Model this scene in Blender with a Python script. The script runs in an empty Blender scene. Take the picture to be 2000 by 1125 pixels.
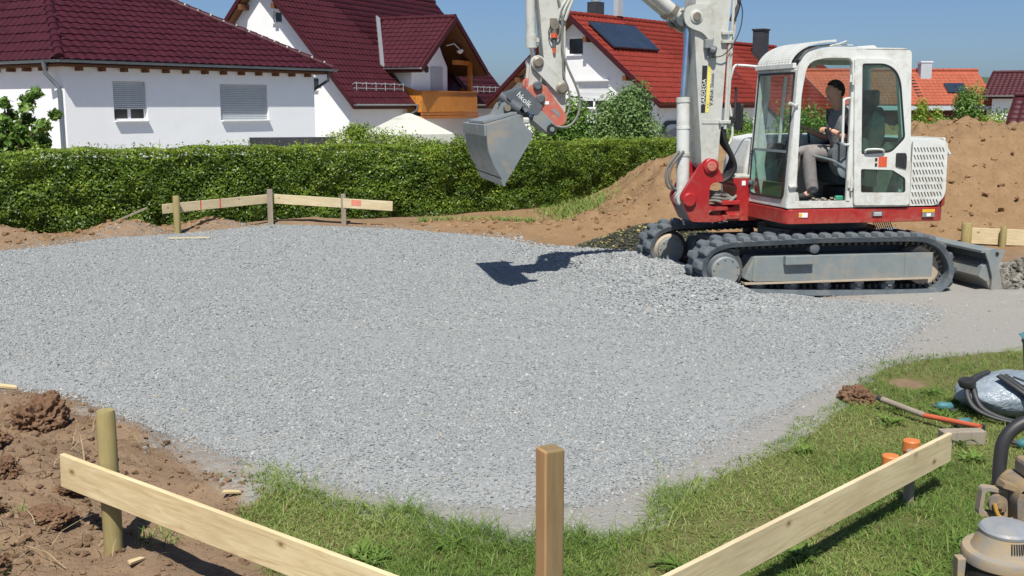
import bpy, bmesh, math, random
import numpy as np
from mathutils import Vector, Matrix
from mathutils.geometry import tessellate_polygon
rad = math.radians
SC = bpy.context.scene
COL = SC.collection

# ---------------------------------------------------------------- camera, sky, sun, exposure
cam_data = bpy.data.cameras.new('camera')
cam = bpy.data.objects.new('camera', cam_data)
COL.objects.link(cam)
cam.location = (0, 0, 2.0)
cam.rotation_euler = (rad(90 - 9.44), 0, 0)
cam_data.sensor_width = 36
cam_data.lens = 38.7
cam_data.clip_end = 6000
SC.camera = cam

SUN_TRAVEL = Vector((.06, .62, -1.0)).normalized()
SUN_EL = math.asin(-SUN_TRAVEL.z)
world = bpy.data.worlds.new('World')
SC.world = world
world.use_nodes = True
wn = world.node_tree
sky = wn.nodes.new('ShaderNodeTexSky')
sky.sky_type = 'NISHITA'
sky.sun_disc = False
sky.sun_elevation = SUN_EL
sky.sun_rotation = math.atan2(-SUN_TRAVEL.x, -SUN_TRAVEL.y)
sky.altitude = 0
sky.air_density = 0.7
sky.dust_density = 1.1
sky.ozone_density = 8.0
bg = wn.nodes['Background']
bg.inputs[1].default_value = 0.065
wn.links.new(sky.outputs[0], bg.inputs[0])

sun_data = bpy.data.lights.new('sun', 'SUN')
sun_data.energy = 4.0
sun_data.angle = rad(.5)
sun_data.color = (1, .95, .87)
sun = bpy.data.objects.new('sun', sun_data)
COL.objects.link(sun)
sun.location = (-5, -20, 40)
sun.rotation_euler = SUN_TRAVEL.to_track_quat('-Z', 'Y').to_euler()

vs = SC.view_settings
vs.view_transform = 'Standard'
vs.look = 'None'
vs.exposure = 0.62
vs.gamma = 1
vs.use_curve_mapping = False

# ---------------------------------------------------------------- materials
class NT:
    def __init__(s, name):
        s.m = bpy.data.materials.new(name)
        s.m.use_nodes = True
        s.t = s.m.node_tree
        s.b = s.t.nodes['Principled BSDF']
        s.out = s.t.nodes['Material Output']
    def n(s, typ, **kw):
        nd = s.t.nodes.new(typ)
        for k, v in kw.items():
            if k[0] == '_': setattr(nd, k[1:], v)
            else: nd.inputs[k.replace('__', ' ')].default_value = v
        return nd
    def l(s, a, b): s.t.links.new(a, b)
    def noise(s, scale, detail=4, rough=.6, vec=None, dist=0):
        nd = s.n('ShaderNodeTexNoise', Scale=scale, Detail=detail, Roughness=rough, Distortion=dist)
        s.l(vec if vec is not None else s.obj(), nd.inputs['Vector'])
        return nd.outputs[0]
    def obj(s):
        if not hasattr(s, '_tc'): s._tc = s.n('ShaderNodeTexCoord')
        return s._tc.outputs['Object']
    def mapped(s, scale, rot=(0, 0, 0)):
        mp = s.n('ShaderNodeMapping', Scale=scale, Rotation=rot)
        s.l(s.obj(), mp.inputs[0])
        return mp.outputs[0]
    def ramp(s, fac, stops):
        r = s.n('ShaderNodeValToRGB')
        e = r.color_ramp.elements
        while len(e) < len(stops): e.new(.5)
        for i, (p, c) in enumerate(stops):
            e[i].position = p
            e[i].color = (c, c, c, 1) if not hasattr(c, '__len__') else (*c, 1)
        s.l(fac, r.inputs[0])
        return r.outputs[0]
    def mix(s, fac, a, b, mode='MIX'):
        m = s.n('ShaderNodeMix', _data_type='RGBA', _blend_type=mode)
        for v, i in ((fac, 0), (a, 6), (b, 7)):
            if hasattr(v, 'links') or hasattr(v, 'is_linked'): s.l(v, m.inputs[i])
            elif i == 0: m.inputs[0].default_value = v
            else: m.inputs[i].default_value = (*v, 1)
        return m.outputs[2]
    def attr(s, name):
        a = s.n('ShaderNodeAttribute', _attribute_name=name)
        return a
    def bump(s, h, strength=.4, dist=.02, prev=None):
        b = s.n('ShaderNodeBump', Strength=strength, Distance=dist)
        s.l(h, b.inputs['Height'])
        if prev is not None: s.l(prev, b.inputs['Normal'])
        s.l(b.outputs[0], s.b.inputs['Normal'])
        return b.outputs[0]
    def col(s, c): 
        if hasattr(c, '__len__'): s.b.inputs['Base Color'].default_value = (*c, 1)
        else: s.l(c, s.b.inputs['Base Color'])
    def set(s, **kw):
        for k, v in kw.items(): s.b.inputs[k.replace('__', ' ')].default_value = v

def mat_var(name, c0, c1, scale=6, rough=.6, bump=.0, bscale=60, metallic=0, dirt=None, dscale=3, damt=(.52, .72), spec=.5, coat=0, low=None):
    """two-tone painted / plaster like surface with optional dirt patches"""
    k = NT(name)
    f = k.noise(scale, 5, .6)
    c = k.mix(k.ramp(f, [(.3, 0.), (.7, 1.)]), c0, c1)
    if dirt:
        g = k.noise(dscale, 8, .72, dist=.4)
        c = k.mix(k.ramp(g, [(damt[0], 0.), (damt[1], 1.)]), c, dirt)
        k.l(k.ramp(g, [(damt[0], rough), (damt[1], .9)]), k.b.inputs['Roughness'])
    else: k.set(Roughness=rough)
    if low:   # splashed dust thinning out with height
        sx = k.n('ShaderNodeSeparateXYZ'); k.l(k.obj(), sx.inputs[0])
        mr = k.n('ShaderNodeMapRange'); k.l(sx.outputs[2], mr.inputs[0])
        mr.inputs[1].default_value = low[0]; mr.inputs[2].default_value = low[1]; mr.inputs[3].default_value = 1; mr.inputs[4].default_value = 0
        mu = k.n('ShaderNodeMath', _operation='MULTIPLY'); k.l(mr.outputs[0], mu.inputs[0]); k.l(k.ramp(k.noise(11, 8, .75, dist=.6), [(.38, 0.), (.68, .8)]), mu.inputs[1])
        c = k.mix(mu.outputs[0], c, low[2])
    k.col(c)
    k.set(Metallic=metallic, Specular__IOR__Level=spec, Coat__Weight=coat)
    if bump: k.bump(k.noise(bscale, 5, .7), bump, .01)
    return k.m

def mat_wood(name, c0, c1, axis=0, knots=True, rough=.75, scale=1., cracks=False):
    k = NT(name)
    sc = [9 * scale] * 3
    sc[axis] = .9 * scale
    v = k.mapped(sc)
    f = k.noise(3.2, 6, .65, v, dist=1.2)
    c = k.mix(k.ramp(f, [(.3, 0.), (.68, 1.)]), c0, c1)
    if knots:
        vo = k.n('ShaderNodeTexVoronoi', Scale=1.0)
        sc2 = [5.5, 0, 8.5] if axis == 0 else [5.0, 5.0, 2.0]
        k.l(k.mapped(sc2), vo.inputs['Vector'])
        kn = k.ramp(vo.outputs['Distance'], [(.05, 1.), (.10, .4), (.2, 0.)])
        c = k.mix(kn, c, tuple(x * y for x, y in zip(c0, (.42, .32, .26))))
    if cracks:
        cr = k.noise(2.0, 3, .6, k.mapped((16, 16, .5)))
        c = k.mix(k.ramp(cr, [(.60, 0.), (.66, .75)]), c, tuple(x * .3 for x in c0))
    st = k.noise(1.4, 3, .5)
    c = k.mix(k.ramp(st, [(.45, 0.), (.8, .35)]), c, tuple(x * .62 for x in c0))
    k.col(c)
    k.set(Roughness=rough, Specular__IOR__Level=.25)
    k.bump(f, .25, .004)
    return k.m

def mat_plain(name, c, rough=.6, metallic=0, spec=.5):
    return mat_var(name, tuple(x * .86 for x in c), tuple(min(1, x * 1.1) for x in c), 7, rough, metallic=metallic, spec=spec)

def mat_glass(name, tint, refl=.06):
    k = NT(name)
    tr = k.n('ShaderNodeBsdfTransparent')
    tr.inputs[0].default_value = (*tint, 1)
    gl = k.n('ShaderNodeBsdfGlossy', Roughness=.03)
    gl.inputs[0].default_value = (.9, .95, 1, 1)
    fr = k.n('ShaderNodeLayerWeight', Blend=.5)
    mx = k.n('ShaderNodeMixShader')
    k.l(k.ramp(fr.outputs['Facing'], [(.0, .03), (.6, .06), (.85, .2), (1., .8)]), mx.inputs[0]); k.l(tr.outputs[0], mx.inputs[1]); k.l(gl.outputs[0], mx.inputs[2])
    # dusty film
    df = k.n('ShaderNodeBsdfDiffuse')
    df.inputs[0].default_value = (.5, .48, .42, 1)
    mx2 = k.n('ShaderNodeMixShader')
    k.l(k.ramp(k.noise(5, 6, .7), [(.35, .005), (.8, .06)]), mx2.inputs[0])
    k.l(mx.outputs[0], mx2.inputs[1]); k.l(df.outputs[0], mx2.inputs[2])
    k.l(mx2.outputs[0], k.out.inputs[0])
    return k.m

def mat_leaf(name, c_dark, c_mid, c_light, trans=.35, rough=.45):
    k = NT(name)
    a = k.attr('rnd')
    c = k.ramp(a.outputs['Fac'], [(.0, c_dark), (.55, c_mid), (1., c_light)])
    k.col(c)
    k.set(Roughness=rough, Specular__IOR__Level=.4)
    tl = k.n('ShaderNodeBsdfTranslucent')
    k.l(k.mix(.5, c, c_light), tl.inputs[0])
    mx = k.n('ShaderNodeMixShader')
    mx.inputs[0].default_value = trans
    k.l(k.b.outputs[0], mx.inputs[1]); k.l(tl.outputs[0], mx.inputs[2])
    k.l(mx.outputs[0], k.out.inputs[0])
    return k.m

def mat_tile(name, c0, c1, rough=.42):
    k = NT(name)
    oi = k.n('ShaderNodeObjectInfo')
    f = k.noise(1.1, 4, .6, k.n('ShaderNodeNewGeometry').outputs['Position'])
    c = k.mix(k.ramp(f, [(.35, 0.), (.65, 1.)]), c0, c1)
    g = k.noise(2.7, 3, .7, k.n('ShaderNodeNewGeometry').outputs['Position'])
    c = k.mix(k.ramp(g, [(.45, 0.), (.75, .4)]), c, tuple(x * .55 for x in c0))
    w = k.noise(6.5, 2, .5, k.n('ShaderNodeNewGeometry').outputs['Position'])
    c = k.mix(k.ramp(w, [(.40, 0.), (.62, .4)]), c, tuple(min(1, x * 1.25) for x in c1))
    li = k.noise(3.1, 8, .8, k.n('ShaderNodeNewGeometry').outputs['Position'])
    c = k.mix(k.ramp(li, [(.62, 0.), (.76, .25)]), c, tuple(x * .8 + .015 for x in c1))
    k.col(c)
    k.set(Roughness=rough, Specular__IOR__Level=.25)
    return k.m

M = {}
M['plaster'] = mat_var('white_plaster', (.78, .78, .77), (.82, .82, .81), 1.2, .85, .25, 90, dirt=(.66, .66, .63), dscale=.7, damt=(.55, .95), spec=.2)
M['plaster_cool'] = mat_var('pale_grey_plaster', (.84, .86, .86), (.88, .90, .90), 1.2, .85, .25, 90, dirt=(.76, .78, .77), dscale=.9, damt=(.55, .95), spec=.2)
M['tile_dark'] = mat_tile('burgundy_roof_tile', (.040, .0065, .0115), (.052, .009, .015), .5)
M['tile_dark2'] = mat_tile('burgundy_roof_tile_b', (.045, .0075, .012), (.058, .011, .016), .55)
M['tile_red'] = mat_tile('red_roof_tile', (.165, .021, .013), (.205, .029, .018), .65)
M['tile_orange'] = mat_tile('orange_roof_tile', (.31, .075, .04), (.36, .095, .05), .65)
M['tile_tan'] = mat_tile('tan_roof_tile', (.30, .12, .035), (.34, .15, .05), .65)
M['zinc'] = mat_var('zinc', (.14, .17, .19), (.19, .22, .24), 4, .4, metallic=.5)
M['zinc_light'] = mat_var('bright_zinc', (.42, .45, .46), (.5, .52, .53), 4, .4, metallic=.5)
M['wood_soffit'] = mat_wood('brown_soffit_wood', (.13, .055, .022), (.17, .075, .03), 0, False)
M['wood_orange'] = mat_wood('orange_balcony_wood', (.48, .175, .03), (.57, .235, .045), 2, True, .5)
M['wood_orange_dark'] = mat_wood('orange_trim_wood', (.36, .12, .025), (.43, .155, .035), 0, False, .5)
M['shutter'] = mat_var('grey_shutter', (.40, .44, .46), (.45, .49, .51), 3, .5)
M['shutter_white'] = mat_var('white_shutter', (.68, .69, .69), (.74, .75, .75), 3, .5)
M['frame_white'] = mat_var('white_window_frame', (.74, .75, .75), (.8, .8, .8), 4, .4)
M['pane'] = mat_var('dark_window_pane', (.012, .015, .018), (.03, .035, .04), 2, .08)
M['anthracite'] = mat_var('anthracite', (.03, .032, .038), (.045, .048, .055), 4, .6)
M['solar'] = mat_var('solar_panel_glass', (.02, .03, .05), (.03, .045, .07), 1.5, .15, spec=.5)
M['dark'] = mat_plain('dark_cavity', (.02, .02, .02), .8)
M['canvas'] = mat_var('cream_canvas', (.47, .48, .42), (.53, .54, .47), 3, .9, .2, 200)

M['board'] = mat_wood('fresh_spruce_board', (.50, .375, .19), (.72, .60, .37), 0)
M['board_b'] = mat_wood('pale_spruce_board', (.48, .39, .225), (.67, .575, .38), 0)
M['post_round'] = mat_wood('impregnated_round_post', (.27, .22, .09), (.36, .30, .14), 2, True, .8, .8, True)
M['post_square'] = mat_wood('brown_square_post', (.44, .20, .07), (.52, .27, .11), 2, False, .8, .8)
M['post_grey'] = mat_wood('weathered_stake', (.22, .18, .14), (.32, .28, .22), 2, False, .85)

WD = (.40, .34, .26)
M['ex_white'] = mat_var('worn_white_paint', (.62, .65, .62), (.68, .70, .67), 5, .38, .04, 40, dirt=(.40, .35, .27), dscale=5.5, damt=(.52, .80), low=(.8, 1.7, (.36, .30, .22)))
M['ex_arm'] = mat_var('dusty_white_paint', (.45, .47, .43), (.53, .54, .495), 5, .5, .05, 40, dirt=(.30, .26, .19), dscale=6, damt=(.50, .76))
M['ex_red'] = mat_var('red_paint', (.33, .014, .018), (.38, .020, .022), 4, .33, .03, 30, dirt=(.29, .10, .07), dscale=6, damt=(.52, .82), low=(.62, 1.0, (.33, .20, .13)))
M['ex_red_old'] = mat_var('chipped_red_paint', (.44, .10, .07), (.50, .14, .10), 9, .6, .1, 60, dirt=(.36, .22, .15), dscale=16, damt=(.50, .66))
M['ex_grey'] = mat_var('grey_steel_paint', (.16, .20, .21), (.20, .24, .25), 4, .5, .05, 40, dirt=(.30, .26, .20), dscale=6, damt=(.48, .76), low=(.0, .5, (.32, .27, .20)))
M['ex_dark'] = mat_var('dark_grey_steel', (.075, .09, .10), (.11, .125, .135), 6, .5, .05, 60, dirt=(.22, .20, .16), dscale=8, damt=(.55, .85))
M['bucket'] = mat_var('worn_bucket_steel', (.17, .20, .21), (.25, .275, .285), 2.2, .40, .08, 25, dirt=(.30, .25, .18), dscale=5, damt=(.50, .72), metallic=.15)
M['rubber'] = mat_var('dusty_track_rubber', (.075, .095, .11), (.115, .135, .15), 5, .85, .3, 50, dirt=(.20, .195, .18), dscale=7, damt=(.50, .80), spec=.25)
M['rubber_dark'] = mat_var('muddy_track_inside', (.05, .055, .06), (.09, .09, .085), 8, .9, .4, 40, dirt=(.25, .21, .16), dscale=12, damt=(.5, .75))
M['dust'] = mat_var('clay_dust', (.38, .31, .23), (.44, .37, .28), 9, .95, .3, 80)
M['chrome'] = mat_plain('chrome_rod', (.62, .68, .76), .16, 1.0)
M['hose'] = mat_var('black_hose', (.018, .02, .022), (.035, .037, .04), 8, .55)
M['hose_grey'] = mat_var('grey_hose', (.14, .145, .13), (.2, .2, .18), 9, .6)
M['black'] = mat_var('black_plastic', (.018, .018, .02), (.032, .032, .034), 5, .5)
M['decal_black'] = mat_plain('black_sticker', (.02, .025, .03), .5)
M['decal_yellow'] = mat_plain('yellow_sticker', (.75, .65, .12), .5)
M['decal_white'] = mat_plain('white_print', (.75, .78, .76), .5)
M['decal_orange'] = mat_plain('orange_red_sticker', (.62, .10, .04), .5)
M['decal_amber'] = mat_plain('amber_sticker', (.72, .42, .03), .5)
M['glass_cab'] = mat_glass('green_tinted_glass', (.74, .89, .85))
M['glass_front'] = mat_glass('lightly_tinted_glass', (.90, .96, .94))
M['seat'] = mat_var('dark_teal_seat_cloth', (.03, .05, .055), (.05, .07, .075), 20, .9)
M['brass'] = mat_var('greasy_pin_steel', (.22, .19, .145), (.32, .28, .22), 12, .45, metallic=.5, dirt=(.12, .10, .07), dscale=14)

M['skin'] = mat_plain('skin', (.58, .33, .23), .5)
M['hair'] = mat_plain('dark_hair', (.018, .013, .01), .6)
M['trousers'] = mat_var('grey_work_trousers', (.18, .165, .16), (.27, .255, .245), 14, .9, .9, 22)
M['vest'] = mat_var('dark_vest', (.025, .018, .018), (.04, .028, .028), 9, .9, .2, 200)
M['shirt'] = mat_var('grey_shirt', (.19, .195, .21), (.24, .245, .26), 12, .9, .8, 22)
M['shoe'] = mat_plain('dark_shoe', (.03, .028, .026), .7)

# ---------------------------------------------------------------- mesh helpers
class MB:
    def __init__(s): s.v = []; s.f = []
    def add(s, vs, fs):
        n = len(s.v)
        s.v += [tuple(p) for p in vs]
        s.f += [tuple(i + n for i in f) for f in fs]
        return s
    def box(s, c, d, R=None):
        c = Vector(c)
        vs = []
        for i in range(8):
            p = Vector(((i & 1) - .5, (i >> 1 & 1) - .5, (i >> 2) - .5)) * Vector(d) if False else Vector((((i & 1) - .5) * d[0], ((i >> 1 & 1) - .5) * d[1], ((i >> 2) - .5) * d[2]))
            if R is not None: p = R @ p
            vs.append(c + p)
        return s.add(vs, [(0, 2, 3, 1), (4, 5, 7, 6), (0, 1, 5, 4), (2, 6, 7, 3), (0, 4, 6, 2), (1, 3, 7, 5)])
    def bb(s, x0, x1, y0, y1, z0, z1): return s.box(((x0 + x1) / 2, (y0 + y1) / 2, (z0 + z1) / 2), (abs(x1 - x0), abs(y1 - y0), abs(z1 - z0)))
    def cyl(s, p0, p1, r0, r1=None, n=16):
        r1 = r0 if r1 is None else r1
        p0, p1 = Vector(p0), Vector(p1)
        q = (p1 - p0).to_track_quat('Z', 'Y').to_matrix()
        vs = []
        for p, r in ((p0, r0), (p1, r1)):
            vs += [p + q @ Vector((r * math.cos(2 * math.pi * i / n), r * math.sin(2 * math.pi * i / n), 0)) for i in range(n)]
        fs = [(i, (i + 1) % n, n + (i + 1) % n, n + i) for i in range(n)]
        fs += [tuple(range(n - 1, -1, -1)), tuple(range(n, 2 * n))]
        return s.add(vs, fs)
    def lathe(s, prof, p0, axis, n=20):
        """prof: (radius, distance along axis)"""
        p0 = Vector(p0)
        q = Vector(axis).to_track_quat('Z', 'Y').to_matrix()
        vs = []
        for r, h in prof:
            vs += [p0 + q @ Vector((r * math.cos(2 * math.pi * i / n), r * math.sin(2 * math.pi * i / n), h)) for i in range(n)]
        fs = []
        for k in range(len(prof) - 1):
            fs += [(k * n + i, k * n + (i + 1) % n, (k + 1) * n + (i + 1) % n, (k + 1) * n + i) for i in range(n)]
        fs += [tuple(range(n - 1, -1, -1)), tuple(range((len(prof) - 1) * n, len(prof) * n))]
        return s.add(vs, fs)
    def tube(s, pts, r, n=8, sub=0, closed=False):
        pts = [Vector(p) for p in pts]
        if sub: pts = smooth_path(pts, sub, closed)
        m = len(pts)
        rs = r if hasattr(r, '__len__') else [r] * m
        up = None
        vs = []
        for i, p in enumerate(pts):
            a = pts[i - 1] if (i or closed) else pts[0]
            b = pts[(i + 1) % m] if (i < m - 1 or closed) else pts[-1]
            d = (b - a).normalized()
            if up is None:
                up = d.orthogonal().normalized()
            else:
                up = (up - d * up.dot(d)).normalized()
            w = d.cross(up)
            vs += [p + (up * math.cos(2 * math.pi * k / n) + w * math.sin(2 * math.pi * k / n)) * rs[i] for k in range(n)]
        fs = []
        for i in range(m if closed else m - 1):
            j = (i + 1) % m
            fs += [(i * n + k, i * n + (k + 1) % n, j * n + (k + 1) % n, j * n + k) for k in range(n)]
        if not closed: fs += [tuple(range(n - 1, -1, -1)), tuple(range((m - 1) * n, m * n))]
        return s.add(vs, fs)
    def prism(s, poly, a, b, axis='y', holes=()):
        """polygon (with holes) in the plane across axis, extruded from a to b"""
        def P(p, h):
            return (p[0], h, p[1]) if axis == 'y' else (h, p[0], p[1]) if axis == 'x' else (p[0], p[1], h)
        loops = [list(poly)] + [list(h) for h in holes]
        flat = [p for l in loops for p in l]
        n = len(flat)
        tri = tessellate_polygon([[Vector((p[0], p[1], 0)) for p in l] for l in loops])
        vs = [P(p, a) for p in flat] + [P(p, b) for p in flat]
        fs = [tuple(t) for t in tri] + [tuple(i + n for i in reversed(t)) for t in tri]
        o = 0
        for l in loops:
            k = len(l)
            fs += [(o + i, o + (i + 1) % k, n + o + (i + 1) % k, n + o + i) for i in range(k)]
            o += k
        return s.add(vs, fs)
    def build(s, name, mat, parent=None, smooth=False, bev=0, seg=2, **tags):
        me = bpy.data.meshes.new(name)
        me.from_pydata(s.v, [], s.f)
        me.update()
        bm = bmesh.new(); bm.from_mesh(me)
        bmesh.ops.recalc_face_normals(bm, faces=bm.faces)
        bm.to_mesh(me); bm.free()
        return link(name, me, mat, parent, smooth, bev, seg, **tags)

def link(name, me, mat, parent=None, smooth=False, bev=0, seg=2, **tags):
    if mat is not None and not me.materials: me.materials.append(M[mat] if isinstance(mat, str) else mat)
    if smooth:
        me.polygons.foreach_set('use_smooth', [True] * len(me.polygons))
        me.set_sharp_from_angle(angle=rad(38))
    o = bpy.data.objects.new(name, me)
    COL.objects.link(o)
    o.parent = parent
    if bev:
        b = o.modifiers.new('bevel', 'BEVEL')
        b.width = bev; b.segments = seg; b.limit_method = 'ANGLE'; b.angle_limit = rad(40)
    return tag(o, **tags)

def tag(o, label=None, cat=None, group=None, kind=None):
    if label: o['label'] = label
    if cat: o['category'] = cat
    if group: o['group'] = group
    if kind: o['kind'] = kind
    return o

def thing(name, label, cat, loc=(0, 0, 0), rz=0, group=None):
    o = bpy.data.objects.new(name, None)
    COL.objects.link(o)
    o.empty_display_size = .2
    o.location = loc
    o.rotation_euler = (0, 0, rz)
    return tag(o, label, cat, group)

def smooth_path(pts, sub, closed=False):
    out = []
    n = len(pts)
    for i in range(n if closed else n - 1):
        g = lambda k: pts[k % n] if closed else pts[min(max(k, 0), n - 1)]
        p0, p1, p2, p3 = g(i - 1), g(i), g(i + 1), g(i + 2)
        for j in range(sub):
            t = j / sub
            out.append(.5 * ((2 * p1) + (-p0 + p2) * t + (2 * p0 - 5 * p1 + 4 * p2 - p3) * t * t + (-p0 + 3 * p1 - 3 * p2 + p3) * t ** 3))
    if not closed: out.append(pts[-1])
    return out

def round_poly(poly, r, n=4):
    """round the corners of a 2D polygon; r may be a list"""
    out = []
    k = len(poly)
    for i, p in enumerate(poly):
        p = Vector(p); a = Vector(poly[i - 1]); b = Vector(poly[(i + 1) % k])
        rr = r[i] if hasattr(r, '__len__') else r
        if rr <= 0: out.append(tuple(p)); continue
        da, db = (a - p), (b - p)
        m = min(rr, da.length * .49, db.length * .49)
        A = p + da.normalized() * m; B = p + db.normalized() * m
        for j in range(n + 1):
            t = j / n
            out.append(tuple(A * (1 - t) ** 2 + p * 2 * t * (1 - t) + B * t * t))
    return out

def np_mesh(name, V, Fc, attrs=None):
    """fast mesh from numpy; Fc is an (m,3) or (m,4) array; attrs: point-domain floats or colours"""
    me = bpy.data.meshes.new(name)
    V = np.asarray(V, np.float32); Fc = np.asarray(Fc, np.int32)
    me.vertices.add(len(V)); me.vertices.foreach_set('co', V.ravel())
    k = Fc.shape[1]
    me.loops.add(Fc.size); me.loops.foreach_set('vertex_index', Fc.ravel())
    me.polygons.add(len(Fc))
    me.polygons.foreach_set('loop_start', np.arange(0, Fc.size, k, dtype=np.int32))
    me.polygons.foreach_set('loop_total', np.full(len(Fc), k, np.int32))
    for n_, a in (attrs or {}).items():
        a = np.asarray(a, np.float32)
        if a.ndim == 1:
            at = me.attributes.new(n_, 'FLOAT', 'POINT'); at.data.foreach_set('value', a)
        else:
            at = me.attributes.new(n_, 'FLOAT_COLOR', 'POINT'); at.data.foreach_set('color', np.hstack([a, np.ones((len(a), 1), np.float32)]).ravel())
    me.update(calc_edges=True)
    me.validate()
    return me

def vnoise(x, y, scale, seed=0):
    """smooth value noise in 0..1"""
    rs = np.random.RandomState(seed)
    tab = rs.rand(256, 256)
    x = np.asarray(x) * scale; y = np.asarray(y) * scale
    xi = np.floor(x).astype(int); yi = np.floor(y).astype(int)
    fx = x - xi; fy = y - yi
    fx = fx * fx * (3 - 2 * fx); fy = fy * fy * (3 - 2 * fy)
    g = lambda a, b: tab[a & 255, b & 255]
    return (g(xi, yi) * (1 - fx) + g(xi + 1, yi) * fx) * (1 - fy) + (g(xi, yi + 1) * (1 - fx) + g(xi + 1, yi + 1) * fx) * fy

def fbm(x, y, scale, octv=4, seed=0, gain=.5):
    t = 0; a = 1; tot = 0
    for i in range(octv):
        t = t + a * vnoise(x, y, scale * 2 ** i, seed + i); tot += a; a *= gain
    return t / tot

def sdist(px, py, poly):
    """signed distance to a polygon, positive inside"""
    px = np.asarray(px, float); py = np.asarray(py, float)
    d = np.full(px.shape, 1e9); ins = np.zeros(px.shape, bool)
    n = len(poly)
    for i in range(n):
        ax, ay = poly[i]; bx, by = poly[(i + 1) % n]
        ex, ey = bx - ax, by - ay
        t = np.clip(((px - ax) * ex + (py - ay) * ey) / (ex * ex + ey * ey + 1e-12), 0, 1)
        d = np.minimum(d, np.hypot(px - ax - t * ex, py - ay - t * ey))
        c = ((ay > py) != (by > py)) & (px < (bx - ax) * (py - ay) / (by - ay + 1e-12) + ax)
        ins ^= c
    return np.where(ins, d, -d)

def sstep(a, b, x):
    t = np.clip((x - a) / (b - a), 0, 1)
    return t * t * (3 - 2 * t)

def lettering(name, text, size, mat, parent, matrix, ext=.001):
    cu = bpy.data.curves.new(name, 'FONT')
    cu.body = text; cu.size = size; cu.extrude = ext; cu.align_x = 'CENTER'; cu.align_y = 'CENTER'; cu.resolution_u = 2
    tmp = bpy.data.objects.new(name, cu)
    COL.objects.link(tmp)
    me = bpy.data.meshes.new_from_object(tmp.evaluated_get(bpy.context.evaluated_depsgraph_get()))
    bpy.data.objects.remove(tmp)
    me.materials.clear()
    o = link(name, me, mat, parent)
    o.matrix_local = matrix
    return o

# ---------------------------------------------------------------- the ground
EX_O = (3.5, 12.62)
EX_YAW = rad(191)
EXF = (math.cos(EX_YAW), math.sin(EX_YAW))
PAD = [(-12, 9.2), (-6, 8.55), (-3.7, 7.75), (-3.16, 7.5), (-2.6, 7.05), (-2.23, 6.65), (-1.54, 6.1), (-1.1, 5.75), (-.44, 5.35), (0, 5.27),
       (.39, 5.35), (.75, 5.75), (1.24, 6.4), (1.66, 6.9), (2.2, 7.6), (2.95, 8.6), (3.5, 9.5), (4.05, 10.3), (4.2, 10.9), (3.6, 11.25), (2.9, 11.9), (2.8, 13.9),
       (2.2, 15.0), (1.2, 15.5), (.44, 15.75), (.08, 16.6), (-.4, 17), (-1.7, 17.9), (-2.55, 18.2), (-4.05, 18.6),
       (-5.5, 17.05), (-6.3, 16.7), (-6.7, 15.7), (-7.1, 15.25), (-12, 14.2)]
GRASS = [(-1.25, 5.62), (-.8, 5.3), (-.38, 5.12), (-.12, 4.95), (.145, 4.9), (.437, 4.93), (.655, 5.12), (.795, 5.44), (1.1, 5.8), (1.44, 6.21), (1.8, 6.7),
         (2.15, 7.22), (2.4, 7.5), (2.62, 8.2), (3.2, 8.62), (4.27, 9.0), (6, 9.4), (9, 9.8), (9, 1), (-.9, 1), (-1.05, 4.4), (-1.4, 5.2)]
BARE = [((2.85, 7.72), .17), ((2.38, 7.34), .15), ((2.62, 8.15), .18)]

def ridge_amp(x):
    return np.interp(x, [0.9, 1.5, 2.0, 2.55, 3.95, 5.5, 6.9, 7.4, 8.0, 8.7, 11, 14, 18], [0, .16, .5, .98, 1.2, 1.5, 1.66, 1.6, 1.66, 1.56, 1.5, 1.2, 0])

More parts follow.
